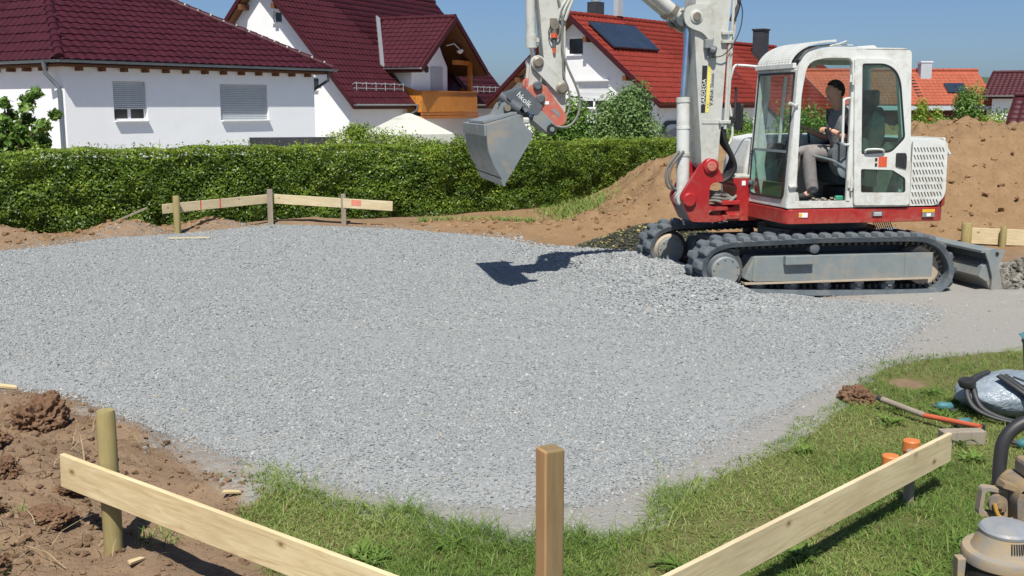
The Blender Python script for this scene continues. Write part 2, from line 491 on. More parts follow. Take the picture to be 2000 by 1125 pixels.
def ground_h(x, y):
    x = np.asarray(x, float); y = np.asarray(y, float)
    sd_pad = sdist(x, y, PAD)
    sd_gr = sdist(x, y, GRASS)
    h = .012 * (fbm(x, y, 1.3, 3, 5) - .5)
    # spoil heap behind the excavator
    prof = sstep(15.7, 18.9, y) * (1 - .75 * sstep(19.6, 26, y))
    lump = fbm(x, y, .9, 5, 11, .6)
    m = ridge_amp(x) * prof
    h = h + m * (.84 + .34 * lump) + np.minimum(m, .5) * (.5 * (fbm(x, y, 2.6, 5, 31, .6) - .5) + .34 * (np.abs(2 * fbm(x, y, 5.5, 4, 37, .65) - 1) - .3))
    # soil banks along the hedge
    for cx, cy, rx, ry, a in ((-7.4, 15.95, .75, .45, .24), (-6.0, 16.95, .62, .36, .24), (-4.9, 17.95, .7, .3, .16), (-3.4, 18.9, .8, .25, .10),
                              (-.7, 18.2, 1.2, .35, .12), (.55, 17.4, .8, .5, .16), (1.3, 17.6, .5, .6, .18), (-9, 15.6, 1, .5, .25)):
        e = ((x - cx) / rx) ** 2 + ((y - cy) / ry) ** 2
        h = h + a * np.exp(-e) * (.55 + .9 * fbm(x, y, 3.2, 4, 17, .6))
    # churned soil at the left front
    ls = sstep(-.95, -1.6, x) * sstep(8.6, 7.2, y) * sstep(.05, -.35, sd_pad) * sstep(1.5, 3, y)
    big = sstep(-1.75, -2.35, x) * sstep(7.6, 6.4, y)
    rg = 1 - np.abs(2 * fbm(x, y, 2.6, 5, 41, .58) - 1)
    rg2 = 1 - np.abs(2 * fbm(x, y, 7.5, 4, 47, .62) - 1)
    h = h + ls * (.09 * (rg - .55) + .05 * (rg2 - .6) + .02 * (fbm(x, y, 16, 2, 7) - .5)) + ls * big * (.10 + .20 * (fbm(x, y, 1.5, 5, 23, .6) - .38))
    # lawn
    h = h + .02 * sstep(-.05, .35, sd_gr) * (.4 + fbm(x, y, 2.2, 3, 3))
    h = h - .035 * sstep(-.1, .25, sd_pad)
    h = h + .05 * sstep(4.4, 5.6, x) * sstep(9.2, 10.5, y) * (fbm(x, y, 4, 4, 13) - .3)
    # low lying gardens behind the hedge
    h = h - .7 * sstep(24, 34, y) * sstep(40, 10, np.abs(x))
    h = np.where(y > 34, np.minimum(h, -.7), h)
    return h

def pad_h(x, y):
    sd = sdist(x, y, PAD)
    dx, dy = x - EX_O[0], y - EX_O[1]
    xl = dx * EXF[0] + dy * EXF[1]; yl = -dx * EXF[1] + dy * EXF[0]
    b = .17 * sstep(1.12, 1.7, xl) * sstep(3.3, 1.75, xl) * sstep(-2.1, -1.3, yl) * sstep(1.95, 1.2, yl)
    b = b + .05 * sstep(2.8, 1.9, yl) * sstep(.9, 1.3, yl) * sstep(1.0, 1.6, xl) * sstep(3.4, 2, xl)
    return -.03 + .075 * sstep(-.06, .5, sd) + b * (.8 + .4 * vnoise(x, y, 2.5, 4)) + .03 * (fbm(x, y, .8, 4, 9) - .5) * sstep(0, .8, sd), sd

xs = np.concatenate([-np.geomspace(2500, 9.5, 26), np.arange(-9, 10.01, .055), np.geomspace(10.6, 2500, 26)])
ys = np.concatenate([[-60, -20, -6, 0, 1.2], np.arange(2, 7, .035), np.arange(7, 14, .06), np.arange(14, 26, .09), np.geomspace(27, 3500, 40)])
gx, gy = np.meshgrid(xs, ys)
gz = ground_h(gx, gy)
nx, ny = len(xs), len(ys)
idx = np.arange(nx * ny).reshape(ny, nx)
quads = np.stack([idx[:-1, :-1].ravel(), idx[:-1, 1:].ravel(), idx[1:, 1:].ravel(), idx[1:, :-1].ravel()], 1)
sdp = sdist(gx, gy, PAD); sdg = sdist(gx, gy, GRASS)
z_grey = np.clip(sstep(-.75, -.25, sdp + .25 * (fbm(gx, gy, 2.5, 3, 8) - .5)) * (.55 + .45 * sstep(-1.6, -1.0, gx)) * sstep(-3.5, -2.5, gx) * sstep(12.5, 10.5, gy), 0, 1)
z_grey = np.maximum(z_grey, sstep(3.2, 4.2, gx) * sstep(8.9, 9.6, gy) * sstep(14.6, 13.4, gy))
z_grey = np.maximum(z_grey, sstep(3.2, 3.9, gx) * sstep(8.2, 8.7, gy) * sstep(12, 11, gy)) * sstep(.35, .1, sdg)
z_grass = sstep(-.05, .25, sdg + .2 * (fbm(gx, gy, 3, 3, 12) - .5))
for (bx, by), br in BARE: z_grass = z_grass * sstep(br * .5, br, np.hypot(gx - bx, gy - by))
z_grey = np.maximum(z_grey, sstep(24, 26, gy) * sstep(110, 90, gy))  # pale ground added beyond the hedge to bounce light onto the house walls
z_grass = np.maximum(z_grass, sstep(90, 110, gy) * .9)
z_sand = np.clip(sstep(14.2, 15.5, gy) * sstep(-3.5, 0, gx), 0, 1)
zone = np.stack([z_grey.ravel(), z_grass.ravel(), z_sand.ravel()], 1)

k = NT('soil_ground')
za = k.attr('zone')
sep = k.n('ShaderNodeSeparateColor'); k.l(za.outputs['Color'], sep.inputs[0])
n1 = k.noise(3.2, 8, .7); n2 = k.noise(26, 6, .7); n3 = k.noise(110, 3, .6)
brown = k.mix(k.ramp(n1, [(.3, 0.), (.7, 1.)]), (.165, .108, .065), (.29, .20, .128))
brown = k.mix(k.ramp(n2, [(.35, 0.), (.75, .6)]), brown, (.28, .20, .128))
sand = k.mix(k.ramp(n1, [(.3, 0.), (.7, 1.)]), (.22, .138, .071), (.30, .198, .11))
sand = k.mix(k.ramp(n2, [(.45, 0.), (.8, .5)]), sand, (.145, .09, .05))
grey = k.mix(k.ramp(n2, [(.3, 0.), (.7, 1.)]), (.275, .267, .243), (.34, .33, .308))
grey = k.mix(k.ramp(n3, [(.55, 0.), (.75, .7)]), grey, (.17, .17, .165))
turf = k.mix(k.ramp(n2, [(.3, 0.), (.7, 1.)]), (.11, .12, .04), (.18, .165, .07))
def sharp(ch, lo=.38, hi=.62, amt=.7):
    m1 = k.n('ShaderNodeMath', _operation='MULTIPLY_ADD'); k.l(n4, m1.inputs[0]); m1.inputs[1].default_value = amt
    m2 = k.n('ShaderNodeMath', _operation='ADD'); m2.inputs[1].default_value = -amt / 2
    k.l(ch, m2.inputs[0]); k.l(m2.outputs[0], m1.inputs[2])
    return k.ramp(m1.outputs[0], [(lo, 0.), (hi, 1.)])
n4 = k.noise(9, 7, .75)
brown = k.mix(k.ramp(n4, [(.5, 0.), (.75, .5)]), brown, (.21, .165, .115))
c = k.mix(sep.outputs[2], brown, sand)
c = k.mix(sharp(sep.outputs[0]), c, grey)
c = k.mix(sharp(sep.outputs[1]), c, turf)
k.col(c); k.set(Roughness=.95, Specular__IOR__Level=.15)
b1 = k.bump(n2, .7, .03)
k.bump(n3, .5, .008, b1)
M['ground'] = k.m
link('ground', np_mesh('ground', np.stack([gx.ravel(), gy.ravel(), gz.ravel()], 1), quads, {'zone': zone}), 'ground', smooth=False, kind='structure')
bpy.data.objects['ground'].data.polygons.foreach_set('use_smooth', [True] * len(quads))

# far wooded hills on the skyline
hx = np.linspace(-1800, 2600, 90); hy = np.linspace(2200, 3300, 16)
HX, HY = np.meshgrid(hx, hy)
HZ = -40 + (58 + 62 * fbm(HX, HY, .0012, 3, 77) + 14 * fbm(HX, HY, .02, 2, 5)) * np.sin(np.pi * (HY - 2200) / 1100) ** .7
HI = np.arange(HX.size).reshape(HX.shape)
k = NT('far_forest'); k.col(k.mix(k.ramp(k.noise(.02, 6, .7), [(.3, 0.), (.7, 1.)]), (.035, .06, .03), (.07, .10, .05))); k.set(Roughness=1)
M['forest'] = k.m
link('hills', np_mesh('hills', np.stack([HX.ravel(), HY.ravel(), HZ.ravel()], 1), np.stack([HI[:-1, :-1].ravel(), HI[:-1, 1:].ravel(), HI[1:, 1:].ravel(), HI[1:, :-1].ravel()], 1)), 'forest', kind='structure')

# ---------------------------------------------------------------- gravel pad
px_ = np.arange(-12, 5.01, .055); py_ = np.concatenate([np.arange(5, 9, .05), np.arange(9, 19, .08)])
PX, PY = np.meshgrid(px_, py_)
PZ, PS = pad_h(PX, PY)
PI_ = np.arange(PX.size).reshape(PX.shape)
q4 = np.stack([PI_[:-1, :-1].ravel(), PI_[:-1, 1:].ravel(), PI_[1:, 1:].ravel(), PI_[1:, :-1].ravel()], 1)
q4 = q4[(PS.ravel()[q4] > -.1).all(1)]
used = np.unique(q4); remap = np.full(PX.size, -1); remap[used] = np.arange(len(used))
k = NT('crushed_stone_bed')
vo = k.n('ShaderNodeTexVoronoi', Scale=62); k.l(k.obj(), vo.inputs['Vector'])
sepc = k.n('ShaderNodeSeparateColor'); k.l(vo.outputs['Color'], sepc.inputs[0])
c = k.ramp(sepc.outputs[0], [(0, (.21, .222, .224)), (.4, (.255, .272, .272)), (.8, (.285, .30, .30)), (1, (.32, .33, .33))])
c = k.mix(k.ramp(k.noise(.7, 5, .6), [(.35, 0.), (.7, .55)]), c, (.285, .296, .29))
k.col(c); k.set(Roughness=.9, Specular__IOR__Level=.2)
k.bump(vo.outputs['Distance'], .6, .012)
M['gravel_bed'] = k.m
link('gravel_bed', np_mesh('gravel_bed', np.stack([PX.ravel(), PY.ravel(), PZ.ravel()], 1)[used], remap[q4]), 'gravel_bed', kind='structure')

def stone_scatter(name, pts, size, mat, seed=0, squash=.7, label=None, cat=None, parent=None):
    """a point cloud turned into angular stones by geometry nodes"""
    me = bpy.data.meshes.new(name)
    me.vertices.add(len(pts)); me.vertices.foreach_set('co', np.asarray(pts, np.float32).ravel())
    at = me.attributes.new('s', 'FLOAT', 'POINT'); at.data.foreach_set('value', np.asarray(size, np.float32))
    o = bpy.data.objects.new(name, me); COL.objects.link(o); o.parent = parent
    g = bpy.data.node_groups.new(name, 'GeometryNodeTree')
    g.interface.new_socket('Geometry', in_out='INPUT', socket_type='NodeSocketGeometry')
    g.interface.new_socket('Geometry', in_out='OUTPUT', socket_type='NodeSocketGeometry')
    N = lambda t: g.nodes.new(t)
    L = g.links.new
    gi, go = N('NodeGroupInput'), N('NodeGroupOutput')
    join = N('GeometryNodeJoinGeometry')
    for i in range(5):
        ico = N('GeometryNodeMeshIcoSphere'); ico.inputs['Subdivisions'].default_value = 1; ico.inputs['Radius'].default_value = .5
        nz = N('ShaderNodeTexNoise'); nz.noise_dimensions = '4D'; nz.inputs['Scale'].default_value = 1.7; nz.inputs['W'].default_value = seed * 7.3 + i * 3.1
        sub = N('ShaderNodeVectorMath'); sub.operation = 'SUBTRACT'; sub.inputs[1].default_value = (.5, .5, .5)
        mul = N('ShaderNodeVectorMath'); mul.operation = 'SCALE'; mul.inputs['Scale'].default_value = 1.25
        sp = N('GeometryNodeSetPosition')
        tr = N('GeometryNodeTransform'); tr.inputs['Scale'].default_value = (1.15, .85 + .08 * i, squash)
        gi_ = N('GeometryNodeGeometryToInstance')
        L(nz.outputs['Color'], sub.inputs[0]); L(sub.outputs[0], mul.inputs[0]); L(mul.outputs[0], sp.inputs['Offset'])
        L(ico.outputs['Mesh'], sp.inputs['Geometry']); L(sp.outputs[0], tr.inputs['Geometry']); L(tr.outputs[0], gi_.inputs[0]); L(gi_.outputs[0], join.inputs[0])
    iop = N('GeometryNodeInstanceOnPoints')
    iop.inputs['Pick Instance'].default_value = True
    rv = N('FunctionNodeRandomValue'); rv.data_type = 'FLOAT_VECTOR'; rv.inputs[0].default_value = (-.6, -.6, 0); rv.inputs[1].default_value = (.6, .6, 6.28); rv.inputs['Seed'].default_value = seed
    na = N('GeometryNodeInputNamedAttribute'); na.data_type = 'FLOAT'; na.inputs['Name'].default_value = 's'
    sm = N('GeometryNodeSetMaterial'); sm.inputs['Material'].default_value = M[mat]
    L(gi.outputs[0], iop.inputs['Points']); L(join.outputs[0], iop.inputs['Instance']); L(rv.outputs[0], iop.inputs['Rotation'])
    L(na.outputs[0], iop.inputs['Scale'])
    L(iop.outputs[0], sm.inputs[0]); L(sm.outputs[0], go.inputs[0])
    md = o.modifiers.new('scatter', 'NODES'); md.node_group = g
    me.materials.append(M[mat])
    return tag(o, label, cat, kind='stuff')

def mat_stone(name, stops, rough=.85):
    k = NT(name)
    oi = k.n('ShaderNodeObjectInfo')
    k.col(k.ramp(oi.outputs['Random'], stops)); k.set(Roughness=rough, Specular__IOR__Level=.25)
    return k.m
M['gravel'] = mat_stone('blue_grey_crushed_stone', [(0, (.19, .204, .206)), (.2, (.24, .257, .258)), (.62, (.275, .295, .294)), (.95, (.325, .337, .333)), (.992, (.43, .425, .40)), (1., (.36, .26, .16))])
M['crumb'] = mat_stone('brown_soil_crumbs', [(0, (.125, .079, .046)), (.5, (.175, .115, .070)), (1, (.24, .165, .105))], .95)
M['sandcrumb'] = mat_stone('sandy_soil_crumbs', [(0, (.16, .095, .047)), (.5, (.235, .145, .072)), (1, (.29, .187, .10))], .95)
M['darkgravel'] = mat_stone('dark_gravel_with_yellow_flecks', [(0, (.025, .027, .022)), (.6, (.07, .07, .05)), (.85, (.12, .115, .07)), (.92, (.34, .29, .09)), (1, (.45, .40, .15))], .9)
M['greyclod'] = mat_stone('grey_brown_clods', [(0, (.09, .085, .07)), (.5, (.17, .165, .14)), (1, (.26, .25, .22))], .95)

rs = np.random.RandomState(3)
P = []; S = []
for y0, y1, dens, a, b in ((5, 7.2, 6500, .007, .022), (7.2, 9.5, 4200, .008, .023), (9.5, 13, 1900, .010, .026), (13, 19, 600, .012, .03)):
    xm = .52 * y1 + .4
    n = int((2 * xm) * (y1 - y0) * dens)
    x = rs.uniform(-xm, min(xm, 5), n); y = rs.uniform(y0, y1, n)
    z, sd = pad_h(x, y)
    keep = (sd > -.03 + .10 * (rs.rand(n) - .5) - .35 * (rs.rand(n) ** 12))
    g = ground_h(x, y)
    z = np.maximum(z, g)
    pat = fbm(x, y, .55, 4, 33)
    keep &= rs.rand(n) < .45 + 1.4 * sstep(.36, .58, pat) + .5 * (y > 9.5)
    dxe, dye = x - EX_O[0], y - EX_O[1]; xl_ = dxe * EXF[0] + dye * EXF[1]; yl_ = -dxe * EXF[1] + dye * EXF[0]
    coarse = sstep(.9, 1.4, xl_) * sstep(3.4, 2.2, xl_) * sstep(2.6, 1.8, yl_)
    sz = (a + (b - a) * rs.rand(n) ** 2.2) * (1 + .8 * coarse)
    P.append(np.stack([x, y, z + sz * .12], 1)[keep]); S.append(sz[keep])
stone_scatter('gravel_stones', np.vstack(P), np.concatenate(S), 'gravel', 1, .55, 'loose blue grey crushed stones covering the building pad', 'gravel')

# soil crumbs and clods at the left front, on the banks and on the heap
def on_ground(x, y, dz=0): return np.stack([x, y, ground_h(x, y) + dz], 1)
n = 30000
x = rs.uniform(-3.4, -.9, n); y = rs.uniform(3.0, 8.0, n)
keep = (sdist(x, y, PAD) < -.22) & (sdist(x, y, GRASS) < .1) & (vnoise(x, y, 1.7, 2) + .35 * (x < -1.9) > rs.rand(n) * 1.1)
sz = .005 + .04 * rs.rand(n) ** 9
stone_scatter('soil_crumbs', on_ground(x, y)[keep], sz[keep], 'crumb', 2, .8, 'brown soil crumbs strewn over the churned ground at left', 'soil')
n = 3600
x = rs.uniform(.6, 10, n); y = rs.uniform(15.6, 20, n)
keep = (ridge_amp(x) * sstep(15.7, 18.9, y) > .04)
sz = .012 + .085 * rs.rand(n) ** 7
x2 = np.concatenate([rs.normal(-7.4, .6, 260), rs.normal(-6, .55, 300), rs.normal(-4.9, .6, 160), rs.normal(-.6, 1.0, 200), rs.normal(.7, .6, 220)])
y2 = np.concatenate([rs.normal(15.95, .35, 260), rs.normal(16.95, .25, 300), rs.normal(17.95, .22, 160), rs.normal(18.2, .25, 200), rs.normal(17.4, .4, 220)])
k2 = sdist(x2, y2, PAD) < 0
sz2 = .02 + .09 * rs.rand(len(x2)) ** 3
stone_scatter('spoil_crumbs', np.vstack([on_ground(x, y)[keep], on_ground(x2, y2)[k2]]), np.concatenate([sz[keep], sz2[k2]]), 'sandcrumb', 5, .8, 'sandy soil clods on the spoil heap and hedge banks', 'soil')
# scattered pebbles on the fines
n = 2600
x = rs.uniform(-2.2, 6.5, n); y = rs.uniform(4.6, 13, n)
sd = sdist(x, y, PAD)
keep = (sd < -.02) & (sd > -1.6) & (sdist(x, y, GRASS) < .03) & (rs.rand(n) < np.exp(sd * 1.3)) 
stone_scatter('loose_pebbles', on_ground(x, y)[keep], (.010 + .022 * rs.rand(n) ** 2)[keep], 'gravel', 9, .7, 'single pebbles lying on the compacted edge of the pad', 'gravel')

def heap(name, cx, cy, rx, ry, hgt, mat, n, smin, smax, label, seed):
    t = thing(name, label, 'heap', (cx, cy, 0))
    a = np.linspace(0, 2 * np.pi, 41)[:-1]; r = np.linspace(0, 1.05, 14)
    R, A = np.meshgrid(r, a)
    hx_, hy_ = R * np.cos(A) * rx, R * np.sin(A) * ry
    hz_ = hgt * (1 - R ** 1.4) * (.75 + .5 * fbm(hx_ + cx, hy_ + cy, 2.2, 4, seed)) - .03
    I = np.arange(R.size).reshape(R.shape); J = np.roll(I, -1, 0)
    link('core', np_mesh('core', np.stack([hx_.ravel(), hy_.ravel(), hz_.ravel()], 1), np.stack([I[:, :-1].ravel(), I[:, 1:].ravel(), J[:, 1:].ravel(), J[:, :-1].ravel()], 1)), mat, t, smooth=True)
    rr = np.random.RandomState(seed)
    q = np.sqrt(rr.rand(n)) * 1.05; w = rr.rand(n) * 6.283
    X, Y = q * np.cos(w) * rx, q * np.sin(w) * ry
    Z = hgt * (1 - q ** 1.4) * (.75 + .5 * fbm(X + cx, Y + cy, 2.2, 4, seed)) - .02
    stone_scatter('stones', np.stack([X, Y, Z], 1), smin + (smax - smin) * rr.rand(n) ** 2, mat, seed, .75, parent=t)
    return t
heap('dark_gravel_heap', 2.15, 15.7, 1.25, .75, .36, 'darkgravel', 3500, .02, .05, 'low heap of dark gravel with yellowish flecks behind the far crawler track', 21)
heap('grey_soil_heap', 6.35, 12.35, 1.05, .8, .42, 'greyclod', 2200, .03, .12, 'heap of clumpy grey soil at the right edge beside the dozer blade', 22)

# big clods lying at the left front
def clod(name, loc, r, seed, label, mat='crumb_big', squash=.8, parent=None):
    bm = bmesh.new()
    bmesh.ops.create_icosphere(bm, subdivisions=5, radius=1)
    rr = random.Random(seed)
    from mathutils import noise as mn
    off = Vector((rr.random() * 50, rr.random() * 50, rr.random() * 50))
    for v in bm.verts:
        d = v.co.normalized()
        f = 1 + .40 * mn.fractal(d * 1.1 + off, .9, 2.1, 3) + .16 * mn.turbulence(d * 3.1 + off, 5, True) + .10 * mn.cell(d * 5.5 + off) + .07 * mn.cell(d * 11 + off) + .05 * mn.noise(d * 21 + off)
        v.co = Vector((d.x * r[0] * f, d.y * r[1] * f, d.z * r[2] * f * squash))
    me = bpy.data.meshes.new(name); bm.to_mesh(me); bm.free()
    o = link(name, me, mat, parent, smooth=False)
    o.location = loc; o.rotation_euler = (0, 0, rr.random() * 6)
    return tag(o, label, 'soil clod')
k = NT('red_brown_clod'); f = k.noise(14, 8, .7)
k.col(k.mix(k.ramp(f, [(.3, 0.), (.7, 1.)]), (.12, .066, .038), (.26, .160, .10))); k.set(Roughness=.95, Specular__IOR__Level=.1)
k.bump(k.noise(45, 6, .75), .8, .02); M['crumb_big'] = k.m
for i, (X, Y, r, lab) in enumerate((
        (-2.70, 6.12, (.16, .13, .17), 'large reddish soil clod, the biggest, standing behind the round post'),
        (-2.78, 5.62, (.12, .10, .08), 'dark brown soil clod at the left edge below the biggest clod'),
        (-2.15, 5.15, (.09, .07, .05), 'flat brown soil clod left of the round post at board height'),
        (-2.12, 4.80, (.11, .08, .055), 'long brown soil clod just left of the round post'),
        (-2.42, 4.72, (.12, .10, .07), 'brown soil clod at the left edge among roots'),
        (-2.16, 4.22, (.12, .09, .06), 'brown soil clod in the bottom left corner'),
        (-1.72, 4.02, (.15, .10, .055), 'flat reddish soil clod at the bottom edge under the round post'),
        (-2.52, 5.18, (.10, .09, .07), 'small brown soil clod left of the board end'),
        (2.36, 7.28, (.13, .09, .09), 'tuft of torn-up turf and soil at the lawn edge near the tool shaft'))):
    clod('soil_clod', (X, Y, float(ground_h(X, Y)) + r[2] * .25), r, 40 + i, lab)

# ---------------------------------------------------------------- grass
def blades(x, y, z, hgt, wid, lean, seed):
    """each blade: two quads and a tip, bent over"""
    rr = np.random.RandomState(seed)
    n = len(x)
    a = rr.rand(n) * 6.283; b = a + rr.normal(0, .6, n) + 1.57
    dx, dy = np.cos(a), np.sin(a)
    wx, wy = np.cos(b) * wid / 2, np.sin(b) * wid / 2
    V = np.zeros((n, 7, 3), np.float32)
    for j, (t, w) in enumerate(((0, 1), (.45, .85), (.8, .5), (1., 0))):
        cx = x + dx * lean * hgt * t ** 1.8; cy = y + dy * lean * hgt * t ** 1.8
        cz = z + hgt * (t - .35 * np.minimum(lean, 1.3) * t ** 2.4)
        if j < 3:
            V[:, 2 * j] = np.stack([cx - wx * w, cy - wy * w, cz], 1); V[:, 2 * j + 1] = np.stack([cx + wx * w, cy + wy * w, cz], 1)
        else: V[:, 6] = np.stack([cx, cy, cz], 1)
    o = (np.arange(n) * 7)[:, None]
    F = np.concatenate([o + np.array([[0, 1, 3]]), o + np.array([[0, 3, 2]]), o + np.array([[2, 3, 5]]), o + np.array([[2, 5, 4]]), o + np.array([[4, 5, 6]])], 0)
    return V.reshape(-1, 3), F
M['grass'] = mat_leaf('lawn_grass', (.075, .15, .026), (.18, .285, .055), (.37, .41, .14), .38, .5)
rs = np.random.RandomState(8)
n = 375000
t_ = rs.rand(n)
y = 3.0 + 7.0 * t_ ** 1.5; x = rs.uniform(-.9, 1.1, n) * (.58 * y + .4) + .3
sd = sdist(x, y, GRASS) + .25 * (fbm(x, y, 4, 3, 51) - .5)
dens = fbm(x, y, 1.6, 4, 61)
keep = (sd > 0) & (x > -1.9) & (rs.rand(n) < .35 + 1.3 * sstep(.3, .55, dens))
for (bx, by), br in BARE: keep &= (np.hypot(x - bx, y - by) + .25 * (vnoise(x, y, 5, 3) - .5) > br * (.55 + .5 * rs.rand(n)))
x, y, dens = x[keep], y[keep], dens[keep]; n = len(x)
lush = sstep(.38, .62, fbm(x, y, .9, 3, 71))
edge = sstep(.35, 0, sdist(x, y, GRASS)) * (x < 1.0)
hgt = (.020 + .042 * rs.rand(n) ** 2) * (.75 + .65 * lush + 1.3 * edge * rs.rand(n))
tall = rs.rand(n) < .008 + .05 * edge; hgt = np.where(tall, hgt * 2.4, hgt)
V, F = blades(x, y, ground_h(x, y) - .004, hgt, .0028 + .003 * rs.rand(n), .5 + 1.3 * rs.rand(n), 9)
col_r = np.clip(.5 * rs.rand(n) + .38 * (1 - lush) + .12 * rs.rand(n) + .35 * (rs.rand(n) < .09), 0, 1)
link('grass', np_mesh('grass', V, F, {'rnd': np.repeat(col_r, 7)}), 'grass', kind='stuff', label='short mown lawn grass in the right and middle foreground', cat='grass')
# sparse weeds, straw and grass on the bare left soil and along the far hedge
n = 5200
x = rs.uniform(-2.6, -.9, n); y = rs.uniform(3.2, 5.0, n)
keep = vnoise(x, y, 3.1, 66) > .62
x3 = np.concatenate([x[keep], rs.normal(1.2, .35, 1300), rs.uniform(-1.6, .4, 900), rs.normal(-1.3, .12, 300)])
y3 = np.concatenate([y[keep], rs.normal(20.6, .8, 1300), rs.normal(18.75, .18, 900), rs.normal(5.75, .12, 300)])
n = len(x3)
h3 = np.where(y3 > 10, .06 + .14 * rs.rand(n), .025 + .06 * rs.rand(n) ** 2)
V, F = blades(x3, y3, ground_h(x3, y3) - .004, h3, np.where(y3 > 10, .016, .005), .5 + 1.1 * rs.rand(n), 19)
link('weeds', np_mesh('weeds', V, F, {'rnd': np.repeat(np.clip(.25 + .7 * rs.rand(n), 0, 1), 7)}), 'grass', kind='stuff', label='sparse weeds on bare soil and along the foot of the hedge', cat='weeds')

# dry roots and straw on the churned soil, broad-leaved weeds in the lawn
M['straw'] = mat_leaf('dry_straw', (.20, .145, .075), (.33, .25, .14), (.46, .38, .24), .1, .8)
n = 210
x4 = np.concatenate([rs.normal(-2.25, .2, 110), rs.normal(-2.35, .25, 60), rs.uniform(-2.6, -1.0, 40)]); y4 = np.concatenate([rs.normal(4.35, .2, 110), rs.normal(5.5, .3, 60), rs.uniform(3.6, 7, 40)])
V, F = blades(x4, y4, ground_h(x4, y4) + .01, .05 + .13 * rs.rand(n) ** 2, .0035 + .002 * rs.rand(n), .8 + 1.6 * rs.rand(n), 29)
link('dry_straw', np_mesh('dry_straw', V, F, {'rnd': np.repeat(rs.rand(n), 7)}), 'straw', kind='stuff', label='dry roots and straw on the churned soil at left', cat='straw')
n = 1500
cxw = rs.uniform(-1, 3.6, 75); cyw = rs.uniform(3.3, 7.6, 75)
okw = sdist(cxw, cyw, GRASS) > .1
ci = rs.choice(np.where(okw)[0], n)
xw = cxw[ci] + rs.normal(0, .022, n); yw = cyw[ci] + rs.normal(0, .022, n)
V, F = blades(xw, yw, ground_h(xw, yw), .04 + .05 * rs.rand(n), .012 + .012 * rs.rand(n), .9 + .8 * rs.rand(n), 39)
link('broad_weeds', np_mesh('broad_weeds', V, F, {'rnd': np.repeat(.15 + .45 * rs.rand(n), 7)}), 'grass', kind='stuff', label='clumps of broad-leaved weeds in the lawn', cat='weeds')

# ---------------------------------------------------------------- foliage
def leaves(c, nrm, size, seed, droop=.3):
    """folded diamond leaves at points c facing nrm"""
    rr = np.random.RandomState(seed)
    n = len(c)
    nrm = nrm + rr.normal(0, .55, (n, 3)); nrm /= np.linalg.norm(nrm, axis=1)[:, None] + 1e-9
    t = rr.normal(0, 1, (n, 3)); t[:, 2] -= droop
    t -= nrm * (t * nrm).sum(1)[:, None]; t /= np.linalg.norm(t, axis=1)[:, None] + 1e-9
    b = np.cross(nrm, t)
    s = size[:, None]
    V = np.stack([c - t * s * .5, c + b * s * .28 + nrm * s * .07, c + t * s * .5 - nrm * s * .10, c - b * s * .28 + nrm * s * .07], 1)
    o = (np.arange(n) * 4)[:, None]
    F = np.concatenate([o + np.array([[0, 1, 2]]), o + np.array([[0, 2, 3]])], 0)
    return V.reshape(-1, 3), F

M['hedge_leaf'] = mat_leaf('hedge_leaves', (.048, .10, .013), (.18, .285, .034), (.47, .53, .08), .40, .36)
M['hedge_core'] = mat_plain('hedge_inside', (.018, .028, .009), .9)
M['bush_leaf'] = mat_leaf('shrub_leaves', (.05, .11, .02), (.13, .25, .045), (.28, .40, .09), .35, .45)
M['olive_leaf'] = mat_leaf('grey_green_leaves', (.06, .12, .03), (.14, .24, .07), (.27, .38, .14), .35, .5)
M['bark'] = mat_wood('bark', (.10, .07, .045), (.16, .12, .08), 2, False, .9)

HEDGE = [(-11.5, 15.3), (-7.9, 16.95), (-5.6, 18.25), (-3.5, 19.3), (-1.4, 20.1), (1.0, 22.1), (2.2, 23.6), (5.6, 27.6), (8, 30)]
hedge = thing('hedge', 'long clipped green hedge running behind the gravel pad', 'hedge', (0, 0, 0))
rs = np.random.RandomState(12)
seg = np.array(HEDGE); dl = np.hypot(*np.diff(seg, axis=0).T); cum = np.concatenate([[0], np.cumsum(dl)])
TOP = 1.235
def hedge_pt(s, off):
    i = np.clip(np.searchsorted(cum, s) - 1, 0, len(dl) - 1); f = (s - cum[i]) / dl[i]
    d = (seg[i + 1] - seg[i]) / dl[i][:, None]; nr = np.stack([d[:, 1], -d[:, 0]], 1)
    return seg[i] + d * (f * dl[i])[:, None] + nr * off[:, None], nr
def hedge_top(s): return TOP + .05 * (vnoise(s, s * 0, .8, 4) - .5) * 2 + .05 * vnoise(s, s * 0, 5, 6) + .0 * s
n = 150000
s = rs.rand(n) * cum[-1]
face = rs.rand(n)
dep = rs.rand(n) ** 3 * .26
hz = rs.rand(n)
on_top = face > .76
bulge = .16 * (fbm(s, hz * 1.4, 2.2, 3, 14) - .5) * 2
off = np.where(on_top, .05 - rs.rand(n) * .8, .05 + bulge - dep)
ht = hedge_top(s)
zz = np.where(on_top, ht + .06 * bulge - dep * .5 + np.where(rs.rand(n) < .05, rs.rand(n) * .10, 0), .02 + (ht - .02) * hz)
off = off - np.where(on_top, 0, .12 * sstep(.88, 1., hz))
pxy, nr = hedge_pt(s, off)
base = ground_h(pxy[:, 0], pxy[:, 1])
zz = np.maximum(zz, base * 0 + .0)
C = np.column_stack([pxy, zz])
Nn = np.column_stack([nr * np.where(on_top, .25, .8)[:, None], np.where(on_top, 1., .55)])
clump = fbm(s, hz * 1.4, 5, 3, 90)
V, F = leaves(C, Nn, .028 + .05 * rs.rand(n) ** 1.5, 13)
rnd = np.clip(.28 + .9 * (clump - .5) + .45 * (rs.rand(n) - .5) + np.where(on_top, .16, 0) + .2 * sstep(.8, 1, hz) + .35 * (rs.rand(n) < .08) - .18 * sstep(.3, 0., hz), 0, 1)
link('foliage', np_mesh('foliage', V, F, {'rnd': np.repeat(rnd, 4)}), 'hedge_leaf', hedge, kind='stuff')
mb = MB()
